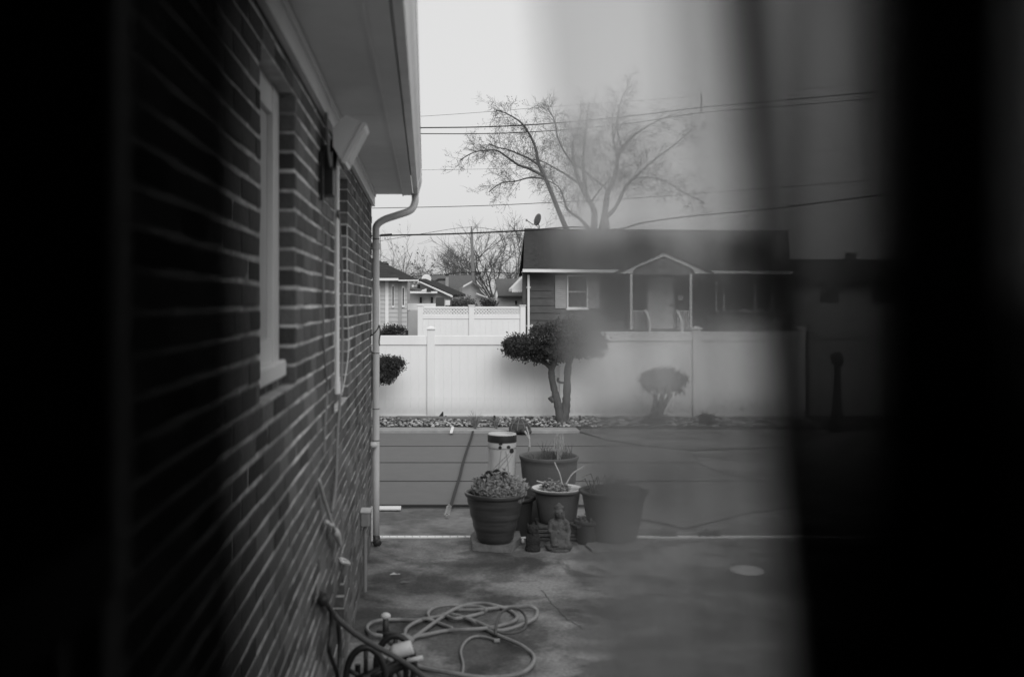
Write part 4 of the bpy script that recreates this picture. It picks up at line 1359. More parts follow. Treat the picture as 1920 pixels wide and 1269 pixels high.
for (pts, r_, dy) in limbs:
    pw = smoothpath([C8(a, c, dy * (i / max(1, len(pts) - 1)) * 2) for i, (a, c) in enumerate(pts)], 5)
    n = len(pw)
    lm.tube(pw, [max(.03, lerp(r_ * .5, .018, (i / (n - 1)) ** .75)) for i in range(n)], 6)
    tot = sum((pw[i + 1] - pw[i]).length for i in range(n - 1))
    nb = int(tot / (.085 if pts[-1][0] > 780 else .13))
    for k in range(nb):
        t = rnd(.28, 1.0)
        i = min(int(t * (n - 1)), n - 2)
        b_ = pw[i]
        base = (pw[i + 1] - pw[i]).normalized()
        sdv = base.orthogonal().normalized(); sdv.rotate(Matrix.Rotation(rnd(0, 6.28), 3, base))
        nd = (base * rnd(.3, 1) + sdv * rnd(.5, 1))
        grow(tw, b_, nd, rnd(.55, 1.5) * (1.15 - .45 * t), .011, 1, 3, .05, .02, lv if t > .4 else None, 4, (3, 5))
lo = lm.build('limbs', BARK_FAR, bt, True)
tw.build('crown', TWIG, bt)
lf_ = MB()
for p in lv:
    if (p.x < P(990, 0, 51).x and rnd(0, 1) < .2) or rnd(0, 1) < .05:
        for k in range(2):
            c = p + Vector((rnd(-.1, .1), rnd(-.1, .1), rnd(-.15, .05)))
            d1 = Vector((rnd(-1, 1), rnd(-1, 1), rnd(-1, 1))).normalized(); d2 = d1.orthogonal().normalized()
            lf_.poly([c - d1 * .035, c + d2 * .025, c + d1 * .035, c - d2 * .025])
lf_.build('dry_leaves', LEAF_DRY, bt)

def back_tree(name, px, Y, z_split, h, spread, label, nb, lvl, m, leaves=0, seed=1, r=.16, kids=(3, 5)):
    random.seed(seed)
    x = (px - VX) / F * Y
    t = empty(name, (x, Y, 0), label, 'tree')
    q = MB(); q.tube([(x, Y, -.1), (x + .05, Y, z_split * .6), (x, Y, z_split)], [r, r * .85, r * .7], 8); q.build('trunk', BARK_FAR, t, True)
    q = MB(); ends = []
    for k in range(nb):
        an = 2 * math.pi * k / nb + rnd(-.3, .3)
        el = rnd(.25, 1.3)
        d = Vector((math.cos(an) * math.cos(el) * spread, math.sin(an) * math.cos(el) * spread, math.sin(el)))
        grow(q, (x, Y, z_split * rnd(.75, 1)), d, h * rnd(.45, .62), r * .42, 0, lvl, .08, 0, ends, 5, kids)
    q.build('crown', m, t)
    if leaves:
        l = MB()
        for p in ends:
            if rnd(0, 1) < leaves:
                d1 = Vector((rnd(-1, 1), rnd(-1, 1), rnd(-1, 1))).normalized(); d2 = d1.orthogonal().normalized()
                s_ = rnd(.06, .12)
                l.poly([p - d1 * s_, p + d2 * s_ * .7, p + d1 * s_, p - d2 * s_ * .7])
        l.build('dry_leaves', LEAF_DRY, t)
back_tree('round_bare_tree', 926, 72, 2.0, 7.4, 1.5, 'broad dense bare tree between the utility pole and the dark house', 13, 3, mat('far_twig', .16, .9), 0, 3, .2, (5, 8))
back_tree('round_bare_tree_low', 905, 66, .6, 3.2, 1.2, 'low tangled bare thicket right of the utility pole', 10, 3, mat('far_twig_low', .11, .9), 0, 4, .14, (4, 6))
back_tree('slender_bare_tree', 747, 75, 1.4, 7.5, .35, 'thin upright bare tree behind the cottage roof', 5, 3, mat('far_twig_pale', .26, .9), .1, 5, .12, (3, 5))
back_tree('sparse_leafed_tree', 788, 70, 1.6, 5.0, 1.1, 'sparse tree still holding a few dry leaves over the gabled house', 9, 3, mat('far_twig_mid', .22, .9), .5, 6, .12, (3, 5))
back_tree('edge_bare_tree', 716, 74, 1.6, 6.6, .5, 'pale thin bare tree just right of the downspout', 5, 3, MATS['far_twig_pale'], .1, 8, .12, (3, 5))
bpy.data.objects['round_bare_tree_low'].name = 'bare_thicket'
random.seed(11)

# ================================================================== POTS AND ORNAMENTS
def pot(name, px, py_base, rpx_top, rpx_bot, py_rim, mats_, label, cat='flower pot', rings=None, lip=.02, z0=0.0, Y=None, soil=True, group=None, inner=None):
    Y = Y or gnd(px, py_base, z0).y
    s = F / Y
    x = (px - VX) / s
    zt = H - (py_rim - VY) / s
    rt, rb = rpx_top / s, rpx_bot / s
    o = empty(name, (x, Y, z0), label, cat, group)
    h = zt - z0
    pr = [(rb * .96, 0), (rb, .01)]
    for k in range(1, 15):
        t = k / 15
        r_ = rb + (rt - rb) * (t ** .8)
        if rings: r_ += rings * math.sin(t * 26)
        pr.append((r_, h * t))
    pr += [(rt, h - .035), (rt + lip * .4, h - .03), (rt + lip, h - .018), (rt + lip, h - .004), (rt + lip * .6, h), (rt - .012, h - .002), (rt - .02, h - .02), (rt - .03, h - .08), (rt - .034, h - .12)]
    q = MB(); q.lathe(pr, (x, Y, z0), 36, close=False, mfun=(lambda i: inner if (inner and i > 19) else mats_))
    q.build('pot_body', None, o, True)
    q = MB(); q.lathe([(rt - .03, 0), (.01, .02)], (x, Y, z0 + h - .09), 20); q.build('soil', SOIL, o)
    return o, Vector((x, Y, z0 + h - .07)), rt


pY_ = gnd(928, 1020).y
# paver under the big pot
a = gnd(928, 1026)
q = MB()
hexp = [gnd(882, 1016), gnd(886, 1033), gnd(958, 1038), gnd(977, 1020), gnd(972, 1003), gnd(895, 1003)]
q.prism([Vector((p.x, p.y, .003)) for p in hexp], (0, 0, .055))
tag(q.build('stone_paver', STONE, None, recalc=True), 'rough angular stone paver under the largest dark pot', 'paver')
q = MB(); c0 = (gnd(886, 1033) + gnd(958, 1038)) / 2

o, pc, pr_ = pot('large_pot', 928, 1014, 55, 31, 921, POT_D, 'large dark ribbed glazed pot of succulents standing on the paver', rings=.004, z0=.06, lip=.009)
# succulents: rosettes of short thick leaves
def succulent(c, r, h, n, parent, m):
    q = MB()
    for i in range(n):
        an = rnd(0, 6.28); rr_ = r * math.sqrt(rnd(0, 1))
        b_ = Vector(c) + Vector((math.cos(an) * rr_, math.sin(an) * rr_, 0))
        hh = h * rnd(.5, 1.0) * (1.15 - .5 * rr_ / r)
        tip = b_ + Vector((math.cos(an) * .03 * rnd(0, 1.5), math.sin(an) * .03, hh))
        q.tube([b_, tip], [.004, .004], 4, cap=False)
        for k in range(7):
            a2 = rnd(0, 6.28)
            d = Vector((math.cos(a2), math.sin(a2), rnd(.1, .9))).normalized()
            pp_ = b_.lerp(tip, rnd(.45, 1.05))
            q.tube([pp_, pp_ + d * .014, pp_ + d * rnd(.024, .036)], [.004, .0085, .002], 4, cap=False)
    return q.build('succulent', m, parent)
succulent(pc + Vector((.04, 0, 0)), pr_ * .8, .22, 420, o, SUCC)
for (px, py) in ((916, 890), (932, 887), (946, 892), (905, 900)):
    p = P(px, py, pc.y - .03)
    q = MB()
    for k in range(9):
        an = math.pi * (.05 + .9 * k / 8) + rnd(-.1, .1)
        c = p + Vector((math.cos(an) * .022, rnd(-.01, .01), math.sin(an) * .022))
        q.ball(c, (rnd(.008, .013), .01, rnd(.008, .014)), 6, 5)
    q.tube([p + Vector((-.02, 0, 0)), p + Vector((-.012, 0, -.09))], .005, 5)
    q.build('seed_head', PETAL, o)

# tall painted ceramic cylinder
cY = 8.75; cs = F / cY
cx = (941.5 - VX) / cs
ct = H - (812 - VY) / cs
ce = empty('ceramic_stand', (cx, cY, 0), 'tall pale ceramic cylinder with a dark rim and painted flowers behind the large pot', 'umbrella stand')
r_ = 26.5 / cs
q = MB()
q.lathe([(r_ * .98, 0), (r_, .02), (r_ * .97, .3), (r_ * .97, ct - .13), (r_ * 1.0, ct - .11), (r_ * 1.01, ct - .02), (r_ * .98, ct), (r_ * .85, ct), (r_ * .83, ct - .1)], (cx, cY, 0), 32, close=False)
q.build('body', CERAM, ce, True)
q = MB(); q.lathe([(r_ * 1.022, ct - .072), (r_ * 1.03, ct - .06), (r_ * 1.03, ct - .016), (r_ * 1.018, ct - .008)], (cx, cY, 0), 32, close=False); q.build('rim_band', BLACKP, ce, True)
q = MB(); q.lathe([(r_ * .84, 0), (.005, .01)], (cx, cY, ct - .02), 24); q.build('fill', LIGHTP, ce)
q = MB(); q.lathe([(r_ * 1.012, ct - .125), (r_ * 1.016, ct - .120), (r_ * 1.012, ct - .115)], (cx, cY, 0), 32, close=False); q.build('rim_line', CERAM_L, ce)
def onc(px, py, off=.002):
    # point on the cylinder's front
    X = (px - VX) / cs
    dx = max(-.98, min(.98, (X - cx) / (r_ * .97)))
    th = math.asin(dx)
    rr_ = r_ * 1.0 + off
    return Vector((cx + math.sin(th) * rr_, cY - math.cos(th) * rr_, H - (py - VY) / (F / (cY - math.cos(th) * rr_))))
for (px, py, w, h_) in ((936, 839, 6, 7), (937, 832.5, 7, 4), (951, 838, 7, 6), (957, 845, 8, 9)):
    q = MB(); q.poly([onc(px + math.cos(t) * w / 2, py + math.sin(t) * h_ / 2, .003) for t in [i * math.pi / 6 for i in range(12)]]); q.build('painted_flower', BLACKP, ce)
for (pts) in ([(938, 845), (935, 870), (930, 890)], [(957, 850), (940, 870), (928, 888)], [(960, 852), (948, 872), (935, 895)], [(952, 850), (934, 868), (924, 880)], [(946, 845), (950, 868), (952, 895)], [(922, 838), (921, 860), (919, 890)]):
    q = MB(); q.tube([onc(*p, .001) for p in smoothpath([Vector((a, b_, 0)) for a, b_ in pts], 4) and [(v.x, v.y) for v in smoothpath([Vector((a, b_, 0)) for a, b_ in pts], 4)]], .0025, 4); q.build('painted_stem', CERAM_L, ce)

# large grey planter with grass
o, pc, pr_ = pot('grey_planter', 1029, 1000, 54, 40, 853, POT_G, 'large smooth grey planter of grass behind the white rimmed pot', Y=8.75, lip=.006)
q = spiky((pc.x + .03, pc.y, pc.z + .02), 1, .01, .01, GRASS)
for i in range(130):
    an = rnd(0, 6.28); rr_ = pr_ * .8 * math.sqrt(rnd(0, 1)); c = pc + Vector((math.cos(an) * rr_, math.sin(an) * rr_, -.01))
    hh = rnd(.04, .17) * (1.2 if c.x > pc.x - .06 else .5)
    q.tube([c, c + Vector((rnd(-.015, .015), 0, hh * .6)), c + Vector((rnd(-.04, .04), rnd(-.02, .02), hh))], [.003, .0025, .0006], 3, cap=False)
q.build('grass', GRASS, o)
q = MB()
for i in range(34):
    c = pc + Vector((.085 + rnd(-.012, .012), rnd(-.02, .02), 0)); t_ = P(1049 + random.gauss(0, 5.5), 808 + abs(random.gauss(0, 16)), pc.y + rnd(-.04, .04))
    q.tube([c, c.lerp(t_, .5) + Vector((rnd(-.02, .02), 0, 0)), t_], [.003, .004, .001], 3, cap=False)
q.build('dry_plume', DRYSTALK, o)
q = MB(); q.tube(smoothpath([P(987, 800, pc.y - .1), P(992, 818, pc.y - .1), P(993, 838, pc.y - .1)]), .006, 5); q.tube(smoothpath([P(984, 808, pc.y - .1), P(990, 818, pc.y - .1), P(993, 822, pc.y - .1)]), .008, 5); q.tube([P(993, 836, pc.y - .1), P(990, 850, pc.y - .05)], [.01, .006], 5)
q.build('dry_stalk', DRYSTALK, o)
q = MB()
for i in range(16):
    c = pc + Vector((rnd(-.19, -.02), rnd(-.15, .1), rnd(.0, .02))); d = Vector((rnd(-.05, .05), rnd(-.03, .03), rnd(.0, .03)))
    q.tube([c - d, c + Vector((0, 0, .01)), c + d], [.002, .012, .002], 4)
q.build('dead_leaves', POT_K, o)

# white rimmed pot on a block pedestal
pedY = 8.15
ps = F / pedY
pe = empty('block_pedestal', ((1043 - VX) / ps, pedY, 0), 'grey stacked stone block pedestal holding the white rimmed pot', 'pedestal')
pz = H - (978 - VY) / ps
q = MB(); xa, xb = (1001 - VX) / ps, (1085 - VX) / ps
hz = pz / 4
for k in range(4):
    nb_ = 2
    for j in range(nb_):
        a = lerp(xa, xb, j / nb_) + (.02 if k % 2 else 0); c = lerp(xa, xb, (j + 1) / nb_) + (.02 if k % 2 else 0)
        q = MB(); q.chbox((a + .002, pedY - .14 + rnd(-.006, .006), k * hz + .001), (c - .002, pedY + .16, (k + 1) * hz - .002), .007); q.build('block', STATUE, pe)
o, pc, pr_ = pot('white_rimmed_pot', 1045, 975, 43, 33, 914, POT_M, 'grey flared pot with a white glazed inside rim on blocks', Y=pedY, z0=pz, lip=.03, inner=POT_R)
q = MB()
for i in range(46):
    an = rnd(0, 6.28); c = pc + Vector((rnd(-.09, .09), rnd(-.09, .09), -.02)); d = Vector((math.cos(an), math.sin(an) * .6, 0)) * rnd(.04, .13)
    hh = rnd(.05, .13)
    q.tube([c, c + d * .5 + Vector((0, 0, hh)), c + d + Vector((0, 0, hh * rnd(.7, 1.1)))], [.004, .005, .001], 4, cap=False)
q.build('leaves', GRASS, o)
succulent(pc + Vector((-.02, 0, 0)), .1, .13, 60, o, SUCC)
q = MB()
for pts in ([(1058, 915), (1068, 895), (1078, 884), (1097, 873)], [(1056, 918), (1050, 890), (1042, 872), (1040, 866)], [(1020, 905), (1012, 903), (1006, 901)]):
    q.tube(smoothpath([P(a, c, pc.y - .02) for a, c in pts], 4), [.005] * (4 * (len(pts) - 1)) + [.003], 5)
q.build('pale_leaf', DRYSTALK, o)

# black pot behind the big one, and tall black pot to the right
pot('black_pot', 966, 1006, 34, 26, 930, POT_K, 'small black pot tucked behind the largest dark pot', Y=8.25)
o, pc, pr_ = pot('tall_black_pot', 1150, 1022, 60, 40, 918, POT_K, 'tall black pot seen softly through the sheer curtain right of the statue', Y=8.0)
q = MB()
for i in range(70):
    an = rnd(0, 6.28); c = pc + Vector((rnd(-.16, .16), rnd(-.14, .14), -.02)); d = Vector((math.cos(an), math.sin(an), 0)) * rnd(.05, .2); hh = rnd(.06, .2)
    q.tube([c, c + d * .5 + Vector((0, 0, hh)), c + d + Vector((0, 0, hh * rnd(.4, 1)))], [.004, .005, .001], 4, cap=False)
q.build('leaves', GRASS, o)
o, pc, pr_ = pot('low_black_pot', 1100, 1030, 20, 17, 975, POT_K, 'low black pot between the statue and the tall black pot', Y=7.95)
succulent(pc, .07, .1, 40, o, GRASS)
q = MB()
hexp = [gnd(1098, 1026), gnd(1110, 1036), gnd(1200, 1034), gnd(1214, 1022), gnd(1190, 1014), gnd(1110, 1014)]
q.prism([Vector((p.x, p.y, .003)) for p in hexp], (0, 0, .02)); tag(q.build('flat_paver', STONE, None, recalc=True), 'thin pale paver under the tall black pot', 'paver')

# seated stone figure
sY_ = gnd(1048, 1031).y
s_ = F / sY_
def ST(px, py, dy=0.0): return Vector(((px - VX) / s_, sY_ + dy, H - (py - VY) / s_))
sf = empty('seated_statue', ((1048 - VX) / s_, sY_, 0), 'small weathered stone statue of a seated robed figure with one raised knee', 'statue')
q = MB()
def eb(px, py, rx, rz, ry, dy=0): q.ball(ST(px, py, dy), (rx / s_, ry / s_, rz / s_), 14, 10)
eb(1048, 1020, 21, 12, 16, 0)            # base and folded legs
eb(1034, 1022, 13, 10, 13, -.02); eb(1060, 1021, 13, 11, 13, -.02)
eb(1047, 990, 14, 17, 10, .01)            # chest
eb(1048, 1004, 14, 14, 11, .0)
eb(1036, 980, 7, 7, 7, .01); eb(1060, 980, 7, 7, 7, .01)   # shoulders
q.tube([ST(1034, 980, .01), ST(1031, 995, -.0), ST(1040, 1000, -.045)], [.026, .022, .018], 8)   # arms
q.tube([ST(1062, 980, .01), ST(1066, 997, .0), ST(1063, 1012, -.03)], [.026, .022, .018], 8)
q.tube([ST(1040, 1016, .0), ST(1037, 1000, -.05), ST(1038, 1020, -.07)], [.035, .032, .028], 10)   # raised knee
q.ball(ST(1044, 994, -.055), (.018, .012, .016), 8, 6)   # hand at chest
q.tube([ST(1048, 976, .005), ST(1048, 968, .0)], [.024, .022], 10)   # neck
eb(1048, 961, 8.6, 11, 9, -.005)          # head
eb(1048, 951, 8, 6.5, 8, .0)              # hair
eb(1048, 946, 4, 4, 4, .0)
q.ball(ST(1039.5, 950, .0), .008, 8, 6); q.ball(ST(1056.5, 950, 0), .008, 8, 6)   # hair knots
q.ball(ST(1048, 962, -.042), (.006, .008, .010), 8, 6)  # nose
q.tube([ST(1039.5, 958, .005), ST(1039, 970, .005), ST(1036, 978, .02)], [.011, .010, .008], 6)
q.tube([ST(1056.5, 958, .005), ST(1057, 970, .005), ST(1060, 978, .02)], [.011, .010, .008], 6)
so_ = q.build('figure', STATUE, sf, True)
md = so_.modifiers.new('remesh', 'REMESH'); md.mode = 'VOXEL'; md.voxel_size = .0055; md.use_smooth_shade = True
q = MB(); q.lathe([(22 / s_, 0), (22 / s_, .012), (20 / s_, .02)], ((1048 - VX) / s_, sY_, .002), 16); q.build('plinth', STATUE, sf)
for sx in (-1, 1):
    q = MB(); q.ball(ST(1048 + sx * 3.4, 959.5, -.038), (.0055, .004, .003), 8, 5); q.build('eye', STATUE_D, sf)
# dark owl like figurine
oY = gnd(999, 1032).y; os_ = F / oY
def OT(px, py, dy=0.0): return Vector(((px - VX) / os_, oY + dy, H - (py - VY) / os_))
ow = empty('dark_figurine', ((999 - VX) / os_, oY, 0), 'small black rough textured garden figurine left of the seated statue', 'figurine')
q = MB()
q.ball(OT(999, 1012), (.056, .05, .085), 14, 10); q.ball(OT(999, 993), (.046, .045, .045), 14, 10)
q.lathe([(.058, 0), (.062, .015), (.05, .05)], ((999 - VX) / os_, oY, 0), 14)
q.tube([OT(991, 990), OT(989, 979)], [.016, .003], 7); q.tube([OT(1007, 990), OT(1009, 979)], [.016, .003], 7)
bo_ = q.build('figure', STATUE_D, ow, True); md = bo_.modifiers.new('remesh', 'REMESH'); md.mode = 'VOXEL'; md.voxel_size = .005; md.use_smooth_shade = True
for sx in (-1, 1):
    q = MB(); p = OT(999 + sx * 4.6, 992, -.038)
    q.tube([p + Vector((math.cos(t) * .014, -abs(math.cos(t)) * 0, math.sin(t) * .014)) for t in [i * math.pi / 6 for i in range(13)]], .004, 5, cap=False); q.build('eye_ring', STATUE_D, ow)
    q = MB(); q.ball(OT(999 + sx * 10, 1012, -.01), (.016, .03, .055), 8, 6); q.build('wing', STATUE_D, ow, True)
q = MB(); q.tube([OT(999, 995, -.045), OT(999, 1000, -.056)], [.007, .001], 6); q.build('beak', STATUE_D, ow)
q = MB(); p = gnd(980, 1014, .03); q.ball(p, (.012, .012, .02), 8, 6)
tag(q.build('white_pebble', LIGHTP, None, True), 'tiny pale pebble beside the stone paver', 'pebble')

# pale round lid on the patio and weeds at the drain
a = gnd(1400, 1072)
q = MB(); q.lathe([(.115, 0), (.12, .008), (.11, .018), (.01, .024)], (a.x, a.y, .002), 28)
tag(q.build('round_plate', SIDING_L, None, True), 'pale round plate lying alone on the patio at right', 'plate')
for (px, lab) in ((1246, 'dark weed tuft growing over the drain left of its twin'), (1330, 'dark weed tuft growing over the drain further right')):
    a = gnd(px, 1004)
    q = MB()
    for i in range(90):
        c = Vector((a.x + rnd(-.09, .09), a.y + rnd(-.04, .04), .0)); d = Vector((rnd(-.04, .04), rnd(-.03, .03), rnd(.02, .06)))
        q.tube([c, c + d], [.005, .001], 3, cap=False)
    tag(q.build('weed_tuft', LEAF2), lab, 'weed', 'weeds on the drain')

# ================================================================== HOSES ON THE PATIO
def K(cx, cy, z=.012):
    return gnd(580 + cx / 3.84, 1000 + cy / 3.84, z)


def hose(q, pts, r, zs=None, n=7):
    p = smoothpath([K(a, c, (zs[i] if zs else .012)) for i, (a, c) in enumerate(pts)], 6)
    q.tube(p, r, n)


gh = empty('garden_hose', K(1150, 640, 0), 'tangled coil of grey garden hose lying on the patio', 'hose')
r_ = .0115
for k, pts in enumerate((
        [(685, 770), (695, 690), (760, 640), (860, 608), (960, 588), (1040, 545), (1130, 515), (1230, 502), (1330, 515), (1430, 545), (1490, 590), (1480, 625), (1400, 655), (1280, 680), (1130, 690), (980, 700), (850, 725), (760, 742), (705, 780)],
        [(715, 778), (830, 690), (980, 590), (1060, 590), (1160, 620), (1260, 680), (1380, 740), (1520, 800), (1605, 865), (1615, 920), (1560, 985), (1440, 1025), (1250, 1034), (1020, 1003), (830, 970), (740, 930)],
        [(862, 605), (855, 570), (900, 532), (1000, 515), (1100, 520), (1220, 527), (1270, 545), (1245, 570), (1150, 595), (1050, 610), (980, 590)],
        [(1050, 548), (1180, 548), (1290, 540), (1400, 530), (1520, 525), (1605, 527), (1640, 560), (1620, 610), (1540, 650), (1420, 690), (1340, 690), (1220, 640), (1130, 600)],
        [(525, 735), (450, 722), (415, 685), (440, 645), (520, 622), (640, 618), (760, 622), (850, 612), (920, 640), (1030, 680)])):
    q = MB(); hose(q, pts, r_, [.012 + .010 * ((i + k) % 3) for i in range(len(pts))]); q.build('hose_loop', HOSE, gh, True)
q = MB(); hose(q, [(1340, 730), (1350, 640), (1380, 570), (1450, 535), (1520, 550), (1560, 610), (1550, 680), (1480, 715), (1380, 715), (1335, 700)], .008, [.03, .05, .07, .08, .07, .05, .035, .03, .03, .03]); q.build('hose_loop', HOSED, gh, True)
q = MB(); hose(q, [(1355, 770), (1260, 742), (1180, 742), (1120, 782), (1090, 850), (1108, 940), (1100, 1015)], .008); cb = q.build('thin_hose', HOSE, None, True)
tag(cb, 'separate short curved length of thin hose in front of the coil', 'hose')
p = K(1355, 770); q = MB(); q.tube([p + Vector((-.02, 0, 0)), p + Vector((.012, 0, 0))], .013, 8); q.build('hose_end', GREYP, cb)
# sprinkler spike standing by the coil
b0 = K(550, 735, 0)
sk = empty('hose_sprinkler', b0, 'small dark upright tap fitting with a pale cap beside the hose coil', 'fitting')
q = MB(); q.tube([b0 + Vector((0, 0, .0)), b0 + Vector((0, 0, .10))], [.02, .016], 8); q.tube([b0 + Vector((-.05, 0, .015)), b0 + Vector((.09, -.02, .02))], .016, 8); q.build('stem', DARKMETAL, sk, True)
q = MB(); q.ball(b0 + Vector((0, 0, .115)), (.03, .022, .02), 10, 6); q.build('cap', LIGHTP, sk, True)

# hose reel by the wall
rY = 4.55
rs_ = F / rY
def RL(px, py, dy=0.0): return P(px, py, rY + dy)
rl = empty('hose_reel', (RL(700, 1269).x, rY, 0), 'dark hose reel with a pale roller and crank at the wall foot', 'hose reel')
c0 = RL(702, 1290)
c0.z = max(.2, c0.z)
rad = abs(RL(702, 1213).z - c0.z)
for k, dx in enumerate((-.04, .09)):
    q = MB()
    rim = [c0 + Vector((dx + math.cos(t) * rad * .62, math.cos(t) * rad * .55 * 0, math.sin(t) * rad)) for t in [i * math.pi / 16 for i in range(33)]]
    q.tube(rim, .016, 8, cap=False)
    for j in range(5):
        t = j * 2 * math.pi / 5 + .3
        q.tube([c0 + Vector((dx, 0, 0)), c0 + Vector((dx + math.cos(t) * rad * .62, 0, math.sin(t) * rad))], .011, 6)
    q.v = [(x, y + k * .16, z) for x, y, z in q.v]
    q.build('wheel', BLACKP, rl, True)
q = MB(); q.tube([c0 + Vector((-.06, -.02, 0)), c0 + Vector((.12, .2, 0))], .03, 10); q.build('drum', BLACKP, rl, True)
q = MB(); q.tube([RL(735, 1226, .1), RL(741, 1221, .1), RL(768, 1214, .12), RL(773, 1212, .12)], [.026, .034, .034, .03], 12); q.build('roller', LIGHTP, rl, True)
q = MB(); q.tube([RL(763, 1238, .05), RL(793, 1232, .05)], .011, 8); q.tube([RL(728, 1229, .05), RL(738, 1234, .04)], .017, 8); q.build('crank', LIGHTP, rl, True)
q = MB(); q.box((c0.x - .1, rY - .05, 0), (c0.x + .16, rY + .28, .03)); q.tube([c0 + Vector((-.08, .05, -c0.z)), c0 + Vector((-.08, .05, .05))], .014, 6); q.tube([c0 + Vector((.14, .18, -c0.z)), c0 + Vector((.14, .18, .05))], .014, 6); q.build('stand', BLACKP, rl)
q = MB(); q.ball(RL(750, 1200, .3), (.07, .06, .03), 12, 8); q.build('hose_guide', GREYP, rl, True)
# feed hose from the tap on the wall
q = MB()
sp0 = wal(608, 1123, .03)
pts = [sp0, P(622, 1146, 4.3), P(640, 1166, 4.32), P(668, 1189, 4.34), P(700, 1209, 4.36), P(730, 1225, 4.36), P(760, 1243, 4.34), P(790, 1266, 4.3), P(815, 1290, 4.25), P(830, 1330, 4.2)]
q.tube(smoothpath(pts, 6), .0125, 8)
tag(q.build('feed_hose', HOSED, None, True), 'dark hose sloping from the wall tap across to the reel', 'hose')
tp_ = empty('wall_tap', wal(606, 1128, 0), 'dark garden tap low on the brick wall above the hanging hose ends', 'tap')
q = MB(); q.tube([wal(604, 1122, -.0), wal(607, 1124, .05)], .02, 8); q.ball(wal(607, 1128, .04), (.016, .018, .018), 8, 6); q.build('valve', DARKMETAL, tp_, True)
q = MB(); q.tube([wal(603, 1112, .03), wal(608, 1116, .05)], .012, 6); q.build('handle', DARKMETAL, tp_)
for (pts, lab, m_, rr_) in (([(620, 1140), (621, 1165), (620, 1190), (617, 1215), (624, 1240), (632, 1262), (634, 1300)], 'dark cord hanging straight down under the wall tap', BLACKP, .010),
                         ([(634, 1165), (637, 1200), (637, 1240), (633, 1275), (632, 1300)], 'dark hose end hanging right of the cord under the tap', HOSED, .012)):
    q = MB(); q.tube(smoothpath([wal(a, c, .035) for a, c in pts], 5), rr_, 6)
    tag(q.build('hanging_hose', m_, None, True), lab, 'hose', 'hose ends under the tap')
q = MB(); q.tube([wal(620, 1150, .03), wal(622, 1186, .03)], .004, 6)
tag(q.build('pale_tube', GREYP, None, True), 'short pale tube hanging in front of the dark cord', 'tube')
# a few fallen leaves on the patio
for (px, py, lab) in ((738, 1077, 'small pale dead leaf on the patio near the wall'), (757, 1092, 'dark dead leaf on the patio left of the coil')):
    a = gnd(px, py, .006)
    q = MB()
    q.poly([a + Vector((-.03, 0, 0)), a + Vector((-.005, -.018, .006)), a + Vector((.035, .0, .002)), a + Vector((.0, .02, .012))])
    q.poly([a + Vector((.035, .0, .0022)), a + Vector((.05, .004, .004)), a + Vector((.03, .012, .009))])
    tag(q.build('fallen_leaf', DRYSTALK if px < 740 else LEAF_DRY), lab, 'leaf', 'fallen leaves on the patio')

# ================================================================== THE DARK PORCH ROOM THE VIEW IS TAKEN FROM
YF0, YF1 = .84, .95          # front wall, inside and outside face
XL, XR, YB = -.40, 2.0, -2.2
WZ0, WZ1 = 1.447, 2.30
WX = [-.300, .447, .525, 1.16]   # left light, mullion, right light
pr = empty('enclosed_porch', (.8, -.6, 0), 'dark enclosed porch room framing the view at both sides', 'porch')
q = MB()
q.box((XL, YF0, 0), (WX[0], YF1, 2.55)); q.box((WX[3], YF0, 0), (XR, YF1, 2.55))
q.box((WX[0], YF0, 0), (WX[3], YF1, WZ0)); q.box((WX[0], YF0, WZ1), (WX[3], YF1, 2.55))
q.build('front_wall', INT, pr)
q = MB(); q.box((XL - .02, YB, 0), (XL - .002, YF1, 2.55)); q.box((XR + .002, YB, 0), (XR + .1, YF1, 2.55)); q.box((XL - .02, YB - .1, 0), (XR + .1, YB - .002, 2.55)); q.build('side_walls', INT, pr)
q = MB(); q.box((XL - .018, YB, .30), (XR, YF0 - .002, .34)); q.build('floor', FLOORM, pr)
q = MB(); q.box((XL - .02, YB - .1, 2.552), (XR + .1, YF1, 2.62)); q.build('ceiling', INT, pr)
q = MB()
wf = MB()
d0, d1 = YF0 - .02, YF1 + .015
wf.chbox((WX[0] - .05, YF0 - .022, WZ0 - .05), (WX[0], YF0 - .002, WZ1 + .05), .004)      # inner casing
wf.chbox((WX[3], YF0 - .022, WZ0 - .05), (WX[3] + .05, YF0 - .002, WZ1 + .05), .004)
wf.box((WX[0] + .001, YF0 + .03, WZ0 + .03), (WX[0] + .018, YF1 - .02, WZ1 - .02))
wf.box((WX[3] - .018, YF0 + .03, WZ0 + .03), (WX[3] - .001, YF1 - .02, WZ1 - .02))
wf.box((WX[0] + .001, YF0 + .03, WZ1 - .02), (WX[3] - .001, YF1 - .02, WZ1 - .001))
fr = wf.build('window_frame', INT_W, pr)
q = MB(); q.chbox((WX[1], YF0 - .01, WZ0 + .02), (WX[2], YF1 - .01, WZ1 - .002), .005); q.build('mullion', INT, fr)
q = MB(); q.chbox((WX[0] - .06, YF0 - .07, WZ0 - .02), (WX[3] + .06, YF1 + .03, WZ0 + .01), .006); q.build('sill', INT_W, fr)

